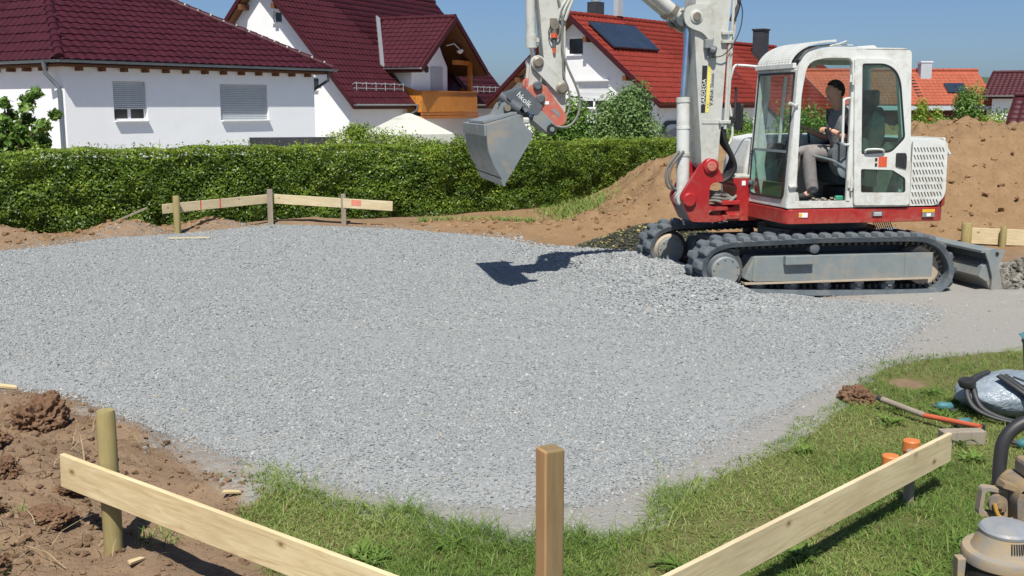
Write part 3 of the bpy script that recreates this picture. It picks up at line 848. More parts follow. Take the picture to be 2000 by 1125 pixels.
ss = np.linspace(0, cum[-1], 160)
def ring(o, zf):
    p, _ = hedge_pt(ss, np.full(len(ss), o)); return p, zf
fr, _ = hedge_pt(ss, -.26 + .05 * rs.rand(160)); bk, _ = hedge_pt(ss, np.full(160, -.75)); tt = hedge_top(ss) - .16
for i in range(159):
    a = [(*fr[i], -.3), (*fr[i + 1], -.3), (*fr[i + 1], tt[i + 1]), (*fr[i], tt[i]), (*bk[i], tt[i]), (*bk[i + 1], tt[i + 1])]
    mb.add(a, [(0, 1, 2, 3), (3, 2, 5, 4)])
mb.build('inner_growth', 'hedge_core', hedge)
# twigs sticking out of the top
tw = MB()
for i in range(70):
    s0 = rs.rand() * cum[-1]
    p, _ = hedge_pt(np.array([s0]), np.array([-.3 * rs.rand()]))
    z0 = hedge_top(np.array([s0]))[0]
    tw.tube([(p[0, 0], p[0, 1], z0 - .05), (p[0, 0] + rs.normal(0, .05), p[0, 1], z0 + .05 + .12 * rs.rand())], [.005, .002], 4)
tw.build('twigs', 'bark', hedge, kind='stuff')

def crown_shell(n, rs, lobes):
    """points near the surface of a union of ellipsoid lobes: centre, radii"""
    C = []; Nn = []
    per = max(1, n // len(lobes))
    for (c, r) in lobes:
        d = rs.normal(0, 1, (per, 3)); d /= np.linalg.norm(d, axis=1)[:, None]
        q = (rs.rand(per) ** .35)[:, None]
        C.append(np.array(c) + d * np.array(r) * q + rs.normal(0, .22, (per, 3)) * np.array(r)); Nn.append(d + np.array([0, 0, .35]))
    return np.vstack(C), np.vstack(Nn)

def bush(name, label, cat, base, lobes, n, leaf, mat, seed, trunk=True, group=None):
    t = thing(name, label, cat, base, 0, group)
    rr = np.random.RandomState(seed)
    C, Nn = crown_shell(n, rr, lobes)
    cl = np.repeat(rr.rand(len(lobes)), max(1, n // len(lobes)))
    zc = C[:, 2]; zc = (zc - zc.min()) / (np.ptp(zc) + 1e-6)
    V, F = leaves(C, Nn, leaf * (.6 + .8 * rr.rand(len(C))), seed + 1)
    rnd = np.clip(.1 + .35 * cl + .45 * rr.rand(len(C)) + .15 * rr.rand(len(C)), 0, 1)
    link('crown', np_mesh('crown', V, F, {'rnd': np.repeat(rnd, 4)}), mat, t)
    mb = MB()
    h = max(l[0][2] for l in lobes)
    mb.tube([(0, 0, -.9), (.03, .02, h * .4), (0, .05, h * .8)], [.07, .05, .02], 6)
    for (c, r) in lobes: mb.tube([(0, 0, h * .25), tuple(x * .5 for x in c[:2]) + (h * .25 + (c[2] - h * .25) * .6,), c], [.035, .022, .008], 5)
    mb.build('trunk', 'bark', t)
    return t

rr = random.Random(4)
def lobes_ball(r, h, n, seed, zc=0):
    q = random.Random(seed); out = []
    for i in range(n):
        a = q.random() * 6.283; u = q.random() ** .6; zz = q.random()
        w = math.sin(math.pi * (.15 + .7 * zz))
        out.append(((r * .72 * u * w * math.cos(a), r * .72 * u * w * math.sin(a), zc + h * (.12 + .72 * zz)), (r * .36, r * .36, h * .20)))
    return out
bush('round_shrub', 'rounded grey-green shrub in front of the red-roofed house', 'shrub', (2.72, 26.6, -.35), lobes_ball(.98, 2.75, 30, 3), 30000, .08, 'olive_leaf', 31)
bush('leafy_shrub', 'darker leafy shrub beside the quick coupler, left of the rounded shrub', 'shrub', (1.1, 25.6, -.3), lobes_ball(1.05, 2.5, 26, 5), 18000, .1, 'bush_leaf', 33)
bush('leafy_shrub', 'low shrub between the boom and the cab above the hedge', 'shrub', (6.6, 31.5, -.4), lobes_ball(1.0, 2.2, 18, 6), 6000, .085, 'bush_leaf', 34)
bush('leafy_shrub', 'dense dark shrub seen through the windscreen of the cab', 'shrub', (8.6, 32.5, -.4), lobes_ball(1.3, 2.4, 18, 66), 6000, .1, 'bush_leaf', 35)
lb = []
q_ = random.Random(5)
for bx_, bz_, n_ in ((.95, 1.3, 7), (.55, 1.75, 7), (.75, .85, 6), (.1, 1.5, 6), (-.3, 1.75, 6), (-.7, 1.95, 7), (-1.1, 1.6, 6), (.3, 1.15, 6), (-.2, 1.2, 6), (-.8, 1.3, 6), (-.5, .9, 6), (.0, .75, 6), (-1.2, 1.0, 6), (.35, .7, 5)):
    for i_ in range(n_):
        f_ = .35 + .65 * i_ / (n_ - 1)
        lb.append(((bx_ * f_ + q_.uniform(-.06, .06) - .1, q_.uniform(-.25, .15), .25 + (bz_ - .25) * f_ + q_.uniform(-.06, .06)), (.19 - .09 * f_, .19 - .09 * f_, .17 - .08 * f_)))
bush('magnolia_shrub', 'large-leaved shrub at the left edge before the white bungalow', 'shrub', (-9.2, 20.3, .5), lb, 6500, .125, 'bush_leaf', 36)
bush('hedge_shrub', 'loose taller shrub growing up out of the hedge before the gazebo', 'shrub', (-2.35, 20.6, .2), [((-.75, 0, 1.12), (.38, .3, .22)), ((-.35, 0, 1.22), (.4, .3, .2)), ((.1, 0, 1.14), (.42, .3, .2)), ((.5, 0, 1.06), (.35, .3, .18)), ((.95, 0, 1.02), (.3, .25, .16)), ((-.55, 0, 1.3), (.2, .15, .16)), ((1.35, 0, 1.0), (.16, .12, .24))], 6000, .05, 'hedge_leaf', 37)
for i, (X, Y, r, h, n, lab) in enumerate((
        (.409, 60, 1.15, 3.5, 5000, 'tall bright green tree before the orange-roofed house'),
        (.372, 58, .9, 2.7, 4000, 'round shrub next to the cab before the orange-roofed house'),
        (.389, 56, 1.2, 1.75, 3000, 'low shrub left of the tall tree above the spoil heap'),
        (.432, 58, 1.5, 2.0, 4000, 'spreading shrub at the right end of the orange-roofed house'),
        (.452, 62, 1.7, 3.0, 4500, 'dark green shrub between the orange roof and the burgundy roof'),
        (.462, 38, .9, 1.5, 2500, 'low yellow-green shrub on top of the spoil heap at right'))):
    bush('garden_shrub', lab, 'shrub', (X * Y, Y, -.4), lobes_ball(r, h, 16, 80 + i), n, .14, 'bush_leaf' if i % 2 == 0 else 'hedge_leaf', 50 + i, group='garden shrubs beyond the spoil heap')

# ---------------------------------------------------------------- houses
CAMP = Vector((0, 0, 2))
TILE_W, TILE_E = .30, .345
def tile_mesh(name, w, e, amp=.024, lip=.028):
    cols = 8; V = []; F = []
    lap = e * 1.10
    for j, (yy, dz) in enumerate(((0, -lip), (0, .016), (lap, -.012))):
        for i in range(cols + 1):
            t = i / cols
            V.append((t * w * 1.03, yy, dz + amp * (math.sin(2 * math.pi * (t - .2)) * .6 + .4 * math.sin(4 * math.pi * (t - .1)) * .3) + amp))
    n = cols + 1
    for j in range(2):
        for i in range(cols): F.append((j * n + i, j * n + i + 1, (j + 1) * n + i + 1, (j + 1) * n + i))
    return V, F

def tile_field(roof, house, origin, ax, up, L, S, mat, inside, n_single=300, w=TILE_W, e=TILE_E, name='roof_tile', jig=1):
    """tiles on a plane: origin at the eave, ax along it, up the slope; nearest n_single become objects of their own"""
    V, F = tile_mesh(name, w, e)
    me = bpy.data.meshes.new(name); me.from_pydata(V, [], F); me.materials.append(M[mat])
    ax, up, origin = Vector(ax).normalized(), Vector(up).normalized(), Vector(origin)
    nr = ax.cross(up)
    R = Matrix((ax, up, nr)).transposed()
    q = random.Random(7)
    hm = Matrix.Translation(house.location) @ Matrix.Rotation(house.rotation_euler.z, 4, 'Z')
    spots = []
    for r in range(int(S / e)):
        for c in range(int(L / w)):
            x, y = c * w, r * e
            if not inside(x + w / 2, y + e / 2): continue
            p = origin + ax * x + up * (y + q.uniform(-.006, .006) * jig) + nr * (.02 + q.uniform(-.004, .004) * jig)
            spots.append(((hm @ p - CAMP).length, p))
    spots.sort(key=lambda s: s[0])
    view = []; rest = []
    for d, p in spots:
        wp = hm @ p
        dep = wp.y * .9865 - (wp.z - 2) * .164; u = wp.x / dep; v = (wp.y * .164 + (wp.z - 2) * .9865) / dep
        (view if (abs(u) < .475 and v < .27 and len(view) < n_single) else rest).append(p)
    for p in view:
        o = bpy.data.objects.new(name, me); COL.objects.link(o); o.parent = roof
        o.matrix_local = Matrix.Translation(p) @ R.to_4x4()
    if rest:
        Rn = np.array(R); Vn = np.array(V) @ Rn.T; Fn = np.array(F)
        allV = np.concatenate([Vn + np.array(p) for p in rest]); allF = np.concatenate([Fn + i * len(V) for i in range(len(rest))])
        o = link(name + 's', np_mesh(name + 's', allV, allF), mat, roof, kind='stuff')
    return len(view), len(rest)

def caps(mb, p0, p1, r=.13, step=.38):
    """overlapping ridge caps along a line"""
    p0, p1 = Vector(p0), Vector(p1)
    d = (p1 - p0); n = max(1, int(d.length / step)); d = d / n
    for i in range(n):
        a = p0 + d * i; b = a + d * 1.12
        mb.cyl(a, b, r * 1.08, r * .9, 10)

def window(parent, plane, u0, u1, z0, z1, depth, shut=0., mat_sh='shutter', mullion=True, sill=True, n=0):
    """window in a wall lying in plane: 'q' wall at local y=depth facing -y, 's' wall at local x=depth facing -x"""
    def B(a0, a1, d0, d1, zz0, zz1):
        return (a0, a1, depth + d0, depth + d1, zz0, zz1) if plane == 'q' else (depth + d0, depth + d1, a0, a1, zz0, zz1)
    fw = .06
    mb = MB()
    mb.bb(*B(u0, u0 + fw, -.011, .06, z0, z1)); mb.bb(*B(u1 - fw, u1, -.011, .06, z0, z1)); mb.bb(*B(u0 + fw, u1 - fw, -.011, .06, z1 - fw, z1)); mb.bb(*B(u0 + fw, u1 - fw, -.011, .06, z0, z0 + fw))
    if mullion: mb.bb(*B((u0 + u1) / 2 - .05, (u0 + u1) / 2 + .05, -.0095, .06, z0 + fw, z1 - fw))
    f = mb.build('window', 'frame_white', parent)
    MB().bb(*B(u0 + fw, u1 - fw, -.006, .05, z0 + fw, z1 - fw)).build('pane', 'pane', f)
    if sill: MB().bb(*B(u0 + .002, u1 - .002, -.20, -.005, z0 - .03, z0 + .012)).build('sill', 'frame_white', f, bev=.008)
    if shut > 0:
        zb = z1 - (z1 - z0) * shut
        mb = MB(); k = max(2, int((z1 - zb) / .05)); hh = (z1 - zb) / k
        for i in range(k):
            zc = zb + hh * i
            if plane == 'q': mb.prism([(depth - .022, zc), (depth - .034, zc + hh * .5), (depth - .022, zc + hh * .94), (depth - .012, zc + hh * .94), (depth - .012, zc)], u0 + .01, u1 - .01, 'x')
            else: mb.prism([(depth - .022, zc), (depth - .034, zc + hh * .5), (depth - .022, zc + hh * .94), (depth - .012, zc + hh * .94), (depth - .012, zc)], u0 + .01, u1 - .01, 'y')
        mb.build('roller_shutter', mat_sh, f)
    return f

def gutter(parent, p0, p1, r=.07, mat='zinc'):
    p0, p1 = Vector(p0), Vector(p1)
    d = (p1 - p0).normalized(); side = d.cross(Vector((0, 0, 1)))
    mb = MB(); n = 7
    vs = []
    for p in (p0, p1):
        for rr_ in (r, r * .86):
            vs += [p + side * rr_ * math.cos(math.pi + math.pi * i / n) + Vector((0, 0, rr_ * math.sin(math.pi + math.pi * i / n))) for i in range(n + 1)]
    m = n + 1
    fs = []
    for i in range(n): fs += [(i, i + 1, 2 * m + i + 1, 2 * m + i), (m + i, 3 * m + i, 3 * m + i + 1, m + i + 1), (i, m + i, m + i + 1, i + 1), (2 * m + i, 2 * m + i + 1, 3 * m + i + 1, 3 * m + i)]
    for i in (0, n): fs += [(i, 2 * m + i, 3 * m + i, m + i)]
    mb.add(vs, fs)
    return mb.build('gutter', mat, parent, smooth=True)

# --- bungalow with burgundy hipped roof (left)
A1 = 36
h1 = thing('bungalow', 'white bungalow with hipped burgundy tile roof at the left', 'house', (-11.3, 28.05, 0), rad(90 - A1))
ZE = 3.02; LE = 9.5; DQ = 9.0; OV = .22
TF, TL = .577, 1.05
def h1z(q): return ZE + .1 + TF * q
w1 = MB()
WPOLY = [(OV, OV), (LE - .62, OV), (LE - .62, DQ - OV), (OV, DQ - OV)]
RV = .11
w1.prism([(OV, OV + RV), (LE - .62, OV + RV), (LE - .62, DQ - OV), (OV, DQ - OV)], -.9, ZE - .02, 'z').build('wall', 'plaster_cool', h1)
W1R = [(1.62, 2.66, 1.58, 2.62), (5.15, 6.97, 1.55, 2.60)]
MB().prism([(OV, -.9), (LE - .62, -.9), (LE - .62, ZE - .02), (OV, ZE - .02)], OV, OV + RV - .001, 'y', [[(a, c_), (b, c_), (b, d), (a, d)] for a, b, c_, d in W1R]).build('front_wall', 'plaster_cool', h1)
MB().prism([(-.02, -.02), (LE, -.02), (LE, DQ), (-.02, DQ)], ZE - .06, ZE + .0, 'z').build('soffit', 'wood_soffit', h1)
sR = 4.5
RA, RB = (sR * TF / TL, sR, h1z(sR)), (LE - sR, sR, h1z(sR))
rf = MB()
c0, c1, c2, c3 = (0, 0, h1z(0)), (LE, 0, h1z(0)), (LE, DQ, h1z(0)), (0, DQ, h1z(0))
rf.add([c0, c1, c2, c3, RA, RB], [(0, 1, 5, 4), (1, 2, 5), (2, 3, 4, 5), (3, 0, 4)])
rf.add([(0, 0, ZE), (LE, 0, ZE), (LE, DQ, ZE), (0, DQ, ZE), (0, 0, h1z(0)), (LE, 0, h1z(0)), (LE, DQ, h1z(0)), (0, DQ, h1z(0))], [(0, 1, 5, 4), (1, 2, 6, 5), (3, 0, 4, 7)])
roof1 = rf.build('roof', 'tile_dark', h1)
cosf = 1 / math.sqrt(1 + TF * TF); cosl = 1 / math.sqrt(1 + TL * TL)
tile_field(roof1, h1, (0, -.04, h1z(0) - .01), (1, 0, 0), (0, cosf, cosf * TF), LE, sR / cosf, 'tile_dark',
           lambda x, y: x > (y * cosf) * TF / TL - .05 and x < LE - y * cosf + .05, 230)
tile_field(roof1, h1, (-.04, DQ, h1z(0) - .01), (0, -1, 0), (cosl, 0, cosl * TL), DQ, RA[0] / cosl, 'tile_dark',
           lambda x, y: (DQ - x) > (y * cosl) * TL / TF - .05, 70, name='side_roof_tile')
mb = MB(); caps(mb, (c0[0], c0[1], c0[2] + .04), (RA[0], RA[1], RA[2] + .04), .13, .36); caps(mb, (c1[0], c1[1], c1[2] + .04), (RB[0], RB[1], RB[2] + .04), .12, .36)
mb.build('hip_caps', 'tile_dark', roof1, smooth=True)
# mortar and clips showing pale along the right hip
mb = MB()
d = Vector(RB) - Vector(c1)
for i in range(16):
    p = Vector(c1) + d * (.05 + i * .06) + Vector((-.02, -.12, .10))
    mb.box(p + Vector((0, 0, .015 * math.sin(i * 3.7))), (.035, .035, .05 + .02 * math.sin(i * 2.3)))
mb.build('hip_clips', 'decal_white', roof1)
gutter(h1, (-.1, -.08, ZE + .1), (LE + .1, -.08, ZE + .1)); gutter(h1, (-.08, DQ, ZE + .1), (-.08, -.06, ZE + .1))
for i in range(13):
    MB().bb(.55 + i * .66, .65 + i * .66, .0, OV + .02, ZE - .16, ZE - .065).build('rafter_end', 'wood_soffit', h1)
for i in range(6):
    MB().bb(.0, OV + .02, .9 + i * .75, 1.0 + i * .75, ZE - .16, ZE - .065).build('rafter_end', 'wood_soffit', h1)
mb = MB().tube([(-.08, .55, ZE + .04), (-.08, .55, ZE - .22), (.08, .42, ZE - .46), (.145, .32, ZE - .6), (.145, .32, -.9)], .052, 10)
mb.cyl((-.08, .55, ZE + .06), (-.08, .55, ZE - .12), .075, .055, 12)
mb.cyl((.145, .32, ZE - 1.18), (.145, .32, ZE - 1.24), .06, .06, 10)
mb.build('downpipe', 'zinc', h1, smooth=True)
mb = MB().tube([(LE - .25, -.05, ZE + .02), (LE - .25, -.05, ZE - .25), (LE - .5, .25, ZE - .5), (LE - .58, .33, ZE - .6), (LE - .58, .33, -.9)], .045, 8)
mb.build('downpipe', 'anthracite', h1, smooth=True)
window(h1, 'q', 1.62, 2.66, 1.58, 2.62, OV + RV - .012, .70)
window(h1, 'q', 5.15, 6.97, 1.55, 2.60, OV + RV - .012, 1.0, mullion=False)

# --- tall gable house with dormer and balcony (centre left)
def gable_house(name, label, loc, a, ze, L, w, rise, mats, tile_n=300, gab=.5, th=.16, tile_w=TILE_W, tile_e=TILE_E, zbase=-1.2):
    h = thing(name, label, 'house', (*loc, 0), rad(90 - a))
    tp = rise / w; cs = 1 / math.sqrt(1 + tp * tp)
    ov = .45
    zw = lambda q: ze + tp * min(q, 2 * w - q) - .1
    MB().prism([(ov, zbase), (2 * w - ov, zbase), (2 * w - ov, zw(ov)), (w, zw(w)), (ov, zw(ov))], gab + .12, L - gab, 'x').build('wall', mats['wall'], h)
    MB().prism([(ov, zbase), (2 * w - ov, zbase), (2 * w - ov, zw(ov)), (w, zw(w)), (ov, zw(ov))], gab, gab + .119, 'x', [[(a_, c_), (b_, c_), (b_, d_), (a_, d_)] for a_, b_, c_, d_ in mats.get('holes', ())]).build('gable_wall', mats['wall'], h)
    zr = ze + rise
    r = MB().prism([(0, ze), (w, zr), (2 * w, ze), (2 * w, ze - th), (w, zr - th * 1.15), (0, ze - th)], 0, L, 'x').build('roof', mats['tile'], h)
    MB().prism([(.02, ze - th - .01), (w, zr - th * 1.15 - .01), (2 * w - .02, ze - th - .01), (2 * w - .02, ze - th - .05), (w, zr - th * 1.15 - .06), (.02, ze - th - .05)], .02, L - .02, 'x').build('soffit', mats['soffit'], r)
    for s0, s1 in ((-.05, -.005), (L + .005, L + .05)):
        MB().prism([(-.02, ze + .05), (w, zr + .06), (2 * w + .02, ze + .05), (2 * w + .02, ze - th), (w, zr - th * 1.2), (-.02, ze - th)], s0, s1, 'x').build('verge_board', mats['verge'], r)
    if tile_n is not None:
        nv = tile_field(r, h, (0, -.05, ze - .02), (1, 0, 0), (0, cs, cs * tp), L, w / cs, mats['tile'], mats.get('inside', lambda x, y: True), tile_n, tile_w, tile_e)
    mb = MB(); caps(mb, (0, w, zr + .03), (L, w, zr + .03), .13, .4); mb.build('ridge_caps', mats['tile'], r, smooth=True)
    gutter(h, (0, -.09, ze + .0), (L, -.09, ze + .0), .07, mats.get('gutter', 'zinc_light'))
    for q in (w * .38, w * .82):
        z = ze + tp * q
        MB().bb(-.02, gab + .05, q - .08, q + .08, z - .5, z - .28).build('purlin_end', 'wood_soffit', h)
        MB().bb(-.02, gab + .05, 2 * w - q - .08, 2 * w - q + .08, z - .5, z - .28).build('purlin_end', 'wood_soffit', h)
    return h, r, tp

D_S0, D_S1, D_QF, D_ZE, D_RISE = 4.44, 10.75, -.62, 3.60, 2.3
D_C = (D_S0 + D_S1) / 2
h2, r2, tp2 = gable_house('gable_house', 'tall white gable house with burgundy tiles, a dormer and wooden balcony', (-6.31, 44.4), 25, 2.04, 15, 4.6, 5.3,
    dict(wall='plaster', tile='tile_dark2', soffit='wood_soffit', verge='tile_dark2', holes=[(3.70, 4.14, 5.33, 5.82), (1.98, 2.46, 2.60, 3.14)],
         inside=lambda x, y: not (D_S0 + .35 < x < D_S1 - .35 and y < 1.9)), 300)
window(h2, 's', 3.70, 4.14, 5.33, 5.82, .61, 0, mullion=False)
window(h2, 's', 1.98, 2.46, 2.60, 3.14, .61, 0, mullion=False)
dm = MB()
dz = lambda s: D_ZE + D_RISE * (1 - abs(s - D_C) / (D_S1 - D_C))
qr = lambda z: (z - 2.04) / tp2
hw = D_S1 - D_C
for sgn, se in ((-1, D_S0), (1, D_S1)):
    top = D_ZE + D_RISE
    a = [(se, D_QF, D_ZE), (D_C, D_QF, top), (D_C, qr(top) + .1, top), (se, qr(D_ZE) + .1, D_ZE)]
    dm.add(a + [(x, y, z - .16) for x, y, z in a], [(0, 1, 2, 3), (4, 5, 6, 7), (0, 1, 5, 4), (1, 2, 6, 5), (2, 3, 7, 6), (3, 0, 4, 7)])
droof = dm.build('dormer_roof', 'tile_dark2', h2)
csd = hw / math.hypot(hw, D_RISE); snd = D_RISE / math.hypot(hw, D_RISE)
ld = qr(D_ZE + D_RISE) - D_QF
tile_field(droof, h2, (D_S0 - .03, D_QF + 3.75, D_ZE - .01), (0, -1, 0), (csd, 0, snd), 3.75, hw / csd, 'tile_dark2',
           lambda x, y: (3.75 - x) < (qr(D_ZE + y * snd) - D_QF) + .1, 120, name='dormer_tile')
mb = MB(); caps(mb, (D_C, D_QF, D_ZE + D_RISE + .03), (D_C, qr(D_ZE + D_RISE), D_ZE + D_RISE + .03), .12, .4); mb.build('dormer_ridge_caps', 'tile_dark2', droof, smooth=True)
MB().prism([(D_S0 + .02, D_ZE - .17), (D_C, D_ZE + D_RISE - .17), (D_S1 - .02, D_ZE - .17), (D_S1 - .02, D_ZE - .22), (D_C, D_ZE + D_RISE - .23), (D_S0 + .02, D_ZE - .22)], D_QF + .02, 3.0, 'y').build('dormer_soffit', 'wood_soffit', droof)
MB().prism([(D_S0 - .03, D_ZE + .05), (D_C, D_ZE + D_RISE + .07), (D_S1 + .03, D_ZE + .05), (D_S1 + .03, D_ZE - .2), (D_C, D_ZE + D_RISE - .2), (D_S0 - .03, D_ZE - .2)], D_QF - .05, D_QF - .005, 'y').build('dormer_verge', 'tile_dark2', droof)
MB().box((7.2 + 1.0, D_QF + .12, D_ZE + .9), (.01, .01, .01)).build('bracket', 'wood_orange', droof)
gutter(h2, (D_S0 - .09, qr(D_ZE) + .1, D_ZE - .02), (D_S0 - .09, D_QF, D_ZE - .02), .06, 'zinc_light')
# valley flashing on the left of the dormer
v0 = Vector((D_S0 - .1, qr(D_ZE) - .05, D_ZE + .04)); v1 = Vector((D_C - .25, qr(D_ZE + D_RISE), D_ZE + D_RISE + .1))
sdv = (v1 - v0).normalized(); wv = Vector((0, -tp2, 1)).normalized().cross(sdv) * .11
MB().add([v0 - wv, v0 + wv, v1 + wv, v1 - wv] + [p + Vector((0, -.03, .05)) for p in (v0 - wv, v0 + wv, v1 + wv, v1 - wv)], [(0, 1, 2, 3), (4, 5, 6, 7), (0, 1, 5, 4), (1, 2, 6, 5), (2, 3, 7, 6), (3, 0, 4, 7)]).build('valley_flashing', 'zinc_light', r2)
# dormer walls: front block with door, recess to the right
W0, W1, WQ = 5.05, 8.35, .25
MB().prism([(W0, 1.9), (W1, 1.9), (W1, 3.72), (W1 - .5, 4.3), (D_C - .4, dz(D_C - .4) - .25), (W0, dz(W0) - .25)], WQ, WQ + .2, 'y').build('dormer_wall', 'plaster_cool', h2)
MB().bb(W0, W0 + .2, WQ + .2, 2.2, 1.9, dz(W0) - .27).build('dormer_wall', 'plaster_cool', h2)
MB().prism([(W1 - .2, 1.9), (D_S1 - .3, 1.9), (D_S1 - .3, D_ZE - .2), (W1 - .2, dz(W1) - .25)], 1.9, 2.0, 'y').build('recess_wall', 'wood_soffit', h2)
MB().bb(6.75, 7.85, WQ - .04, WQ + .05, 2.0, 3.72).build('balcony_door', 'shutter', h2, bev=.01)
MB().bb(W0 + .22, W0 + .26, .6, 1.2, 2.1, 3.3).build('side_window', 'pane', h2)
mb = MB().lathe([(.05, 0), (.10, .06), (.11, .22), (.05, .3)], (6.15, WQ - .14, 3.42), (0, 0, 1), 10); mb.bb(6.12, 6.18, WQ - .14, WQ, 3.7, 3.76)
mb.build('wall_lamp', 'black', h2, smooth=True)
mb = MB().lathe([(.02, 0), (.16, .05), (.16, .12), (.06, .2)], (8.75, -.2, 4.55), (0, -.3, -1), 12)
mb.tube([(8.75, -.2, 4.55), (8.6, .0, 4.8), (8.2, .2, 4.7)], .03, 6); mb.build('floodlight', 'frame_white', h2, smooth=True)
# balcony
BS0, BS1, BQ, BT, BB = 5.0, 10.35, -.27, 2.57, 1.42
bal = MB().bb(BS0, BS1, BQ, 1.2, BB - .02, BB + .1).build('balcony_floor', 'wood_orange_dark', h2)
nb = 38
for i in range(nb):
    x0 = BS0 + (BS1 - BS0) * i / nb; x1 = BS0 + (BS1 - BS0) * (i + 1) / nb - .018
    MB().bb(x0, x1, BQ - .03, BQ, BB + .27, BT).build('balcony_plank', 'wood_orange', bal)
for i in range(8):
    q0 = BQ + (.95 - BQ) * i / 8; q1 = BQ + (.95 - BQ) * (i + 1) / 8 - .008
    z0 = BT + .35 * i / 8; z1 = BT + .35 * (i + 1) / 8
    MB().prism([(q0, BB + .27), (q1, BB + .27), (q1, z1), (q0, z0)], BS0 - .03, BS0, 'x').build('balcony_plank', 'wood_orange', bal)
    MB().prism([(q0, BB + .27), (q1, BB + .27), (q1, z1), (q0, z0)], BS1, BS1 + .03, 'x').build('balcony_plank', 'wood_orange', bal)
for z0, z1, e in ((BT, BT + .06, .07), (BB + .13, BB + .25, .05), (BB - .03, BB + .11, .06)):
    MB().bb(BS0 - e, BS1 + e, BQ - e, BQ + .02, z0, z1).build('balcony_rail', 'wood_orange_dark', bal)
MB().bb(BS1 - .42, BS1 - .24, BQ + .1, BQ + .28, BT - .6, 4.0).build('post', 'wood_orange', bal)
MB().bb(BS1 - 1.9, BS1 + .3, BQ + .08, BQ + .30, 3.85, 4.05).build('beam', 'wood_orange', bal)
MB().bb(4.75, 6.3, .46, .62, -1, 1.4).build('wall_panel', 'wood_soffit', h2)
def snow_guard(h, s0, s1, ze, tp, q):
    z = ze + tp * q
    mb = MB()
    for dq in (0, .0):
        pass
    mb.tube([(s0, q - .22, z + .12), (s1, q - .22, z + .12)], .022, 6); mb.tube([(s0, q - .2, z - .08), (s1, q - .2, z - .08)], .018, 6)
    for i in range(6):
        s = s0 + .15 + (s1 - s0 - .3) * i / 5
        mb.tube([(s, q, z + .05), (s, q - .24, z + .17), (s, q - .24, z - .22)], .018, 5)
    mb.build('snow_guard', 'zinc_light', h, smooth=True)
snow_guard(h2, .7, 4.7, 2.04, tp2, .62); snow_guard(h2, 10.9, 14.6, 2.04, tp2, .62)
MB().tube([(4.95, -.09, 2.0), (4.95, -.05, 1.8), (4.72, .25, 1.55), (4.72, .4, 1.3), (4.72, .4, -1)], .05, 8).build('downpipe', 'zinc_light', h2, smooth=True)

# --- white gable house with bright red roof behind the boom
h3, r3, tp3 = gable_house('gable_house', 'white gable house with red tile roof and solar panel behind the arm', (5.99, 45.2), 39, 2.08, 9.6, 4.6, 3.72,
    dict(wall='plaster', tile='tile_red', soffit='wood_soffit', verge='tile_dark2', gutter='wood_soffit', holes=[(4.2, 5.05, 4.12, 4.88), (2.85, 4.45, 1.85, 3.0), (5.6, 6.3, 3.4, 4.1)]), 300)
window(h3, 's', 4.2, 5.05, 4.12, 4.88, .61, 0, mullion=False)
window(h3, 's', 2.85, 4.45, 1.85, 3.0, .61, .72, 'shutter_white')
MB().bb(.42, .499, 2.78, 4.55, 3.0, 3.08).build('shutter_box', 'frame_white', h3)
window(h3, 's', 5.6, 6.3, 3.4, 4.1, .61, 0, mullion=False)
# arched garden door and car port side under the eave
MB().prism(round_poly([(.9, -.8), (3.2, -.8), (3.2, 1.35), (.9, 1.35)], [0, 0, .5, .5]), .40, .46, 'y').build('arched_door', 'anthracite', h3)
MB().prism(round_poly([(1.05, -.8), (3.05, -.8), (3.05, 1.2), (1.05, 1.2)], [0, 0, .4, .4]), .34, .395, 'y').build('door_panel', 'shutter', h3)
cs3 = 1 / math.sqrt(1 + tp3 * tp3)
R3 = Matrix.Rotation(math.atan(tp3), 3, 'X')
for i in range(4):
    s0 = .52 + i * .9
    p = Vector((s0 + .44, 3.37, 2.08 + tp3 * 3.37)) + R3 @ Vector((0, 0, .17))
    f = MB().box(p, (.88, 1.75, .09), R3).build('solar_panel', 'solar', r3, bev=.01)
MB().bb(2.2, 2.8, 4.7, 5.2, 5.4, 6.5).build('chimney', 'anthracite', r3)
mb = MB().cyl((2.5, 4.95, 6.5), (2.5, 4.95, 6.72), .2, .2, 14); mb.build('chimney_pot', 'zinc_light', r3)
mb = MB().bb(3.55, 3.95, 4.45, 4.7, 5.95, 6.65); mb.tube([(3.7, 4.6, 5.7), (3.7, 4.6, 7.0)], .04, 6); mb.tube([(3.62, 4.6, 6.6), (3.62, 4.6, 7.05)], .05, 6)
mb.build('roof_vent', 'shutter', r3)

# --- second red-roofed house further back
h4, r4, tp4 = gable_house('gable_house', 'red-roofed house with white gable behind the excavator cab', (14.9, 61.0), 40, 1.0, 8.5, 5.0, 4.55,
    dict(wall='plaster_cool', tile='tile_red', soffit='wood_soffit', verge='anthracite', gutter='wood_soffit'), 200)
MB().bb(4.2, 4.9, 3.6, 4.3, 4.0, 6.35).build('chimney', 'anthracite', r4)
MB().bb(4.15, 4.95, 3.55, 4.35, 6.35, 6.45).build('chimney_cap', 'dark', r4)

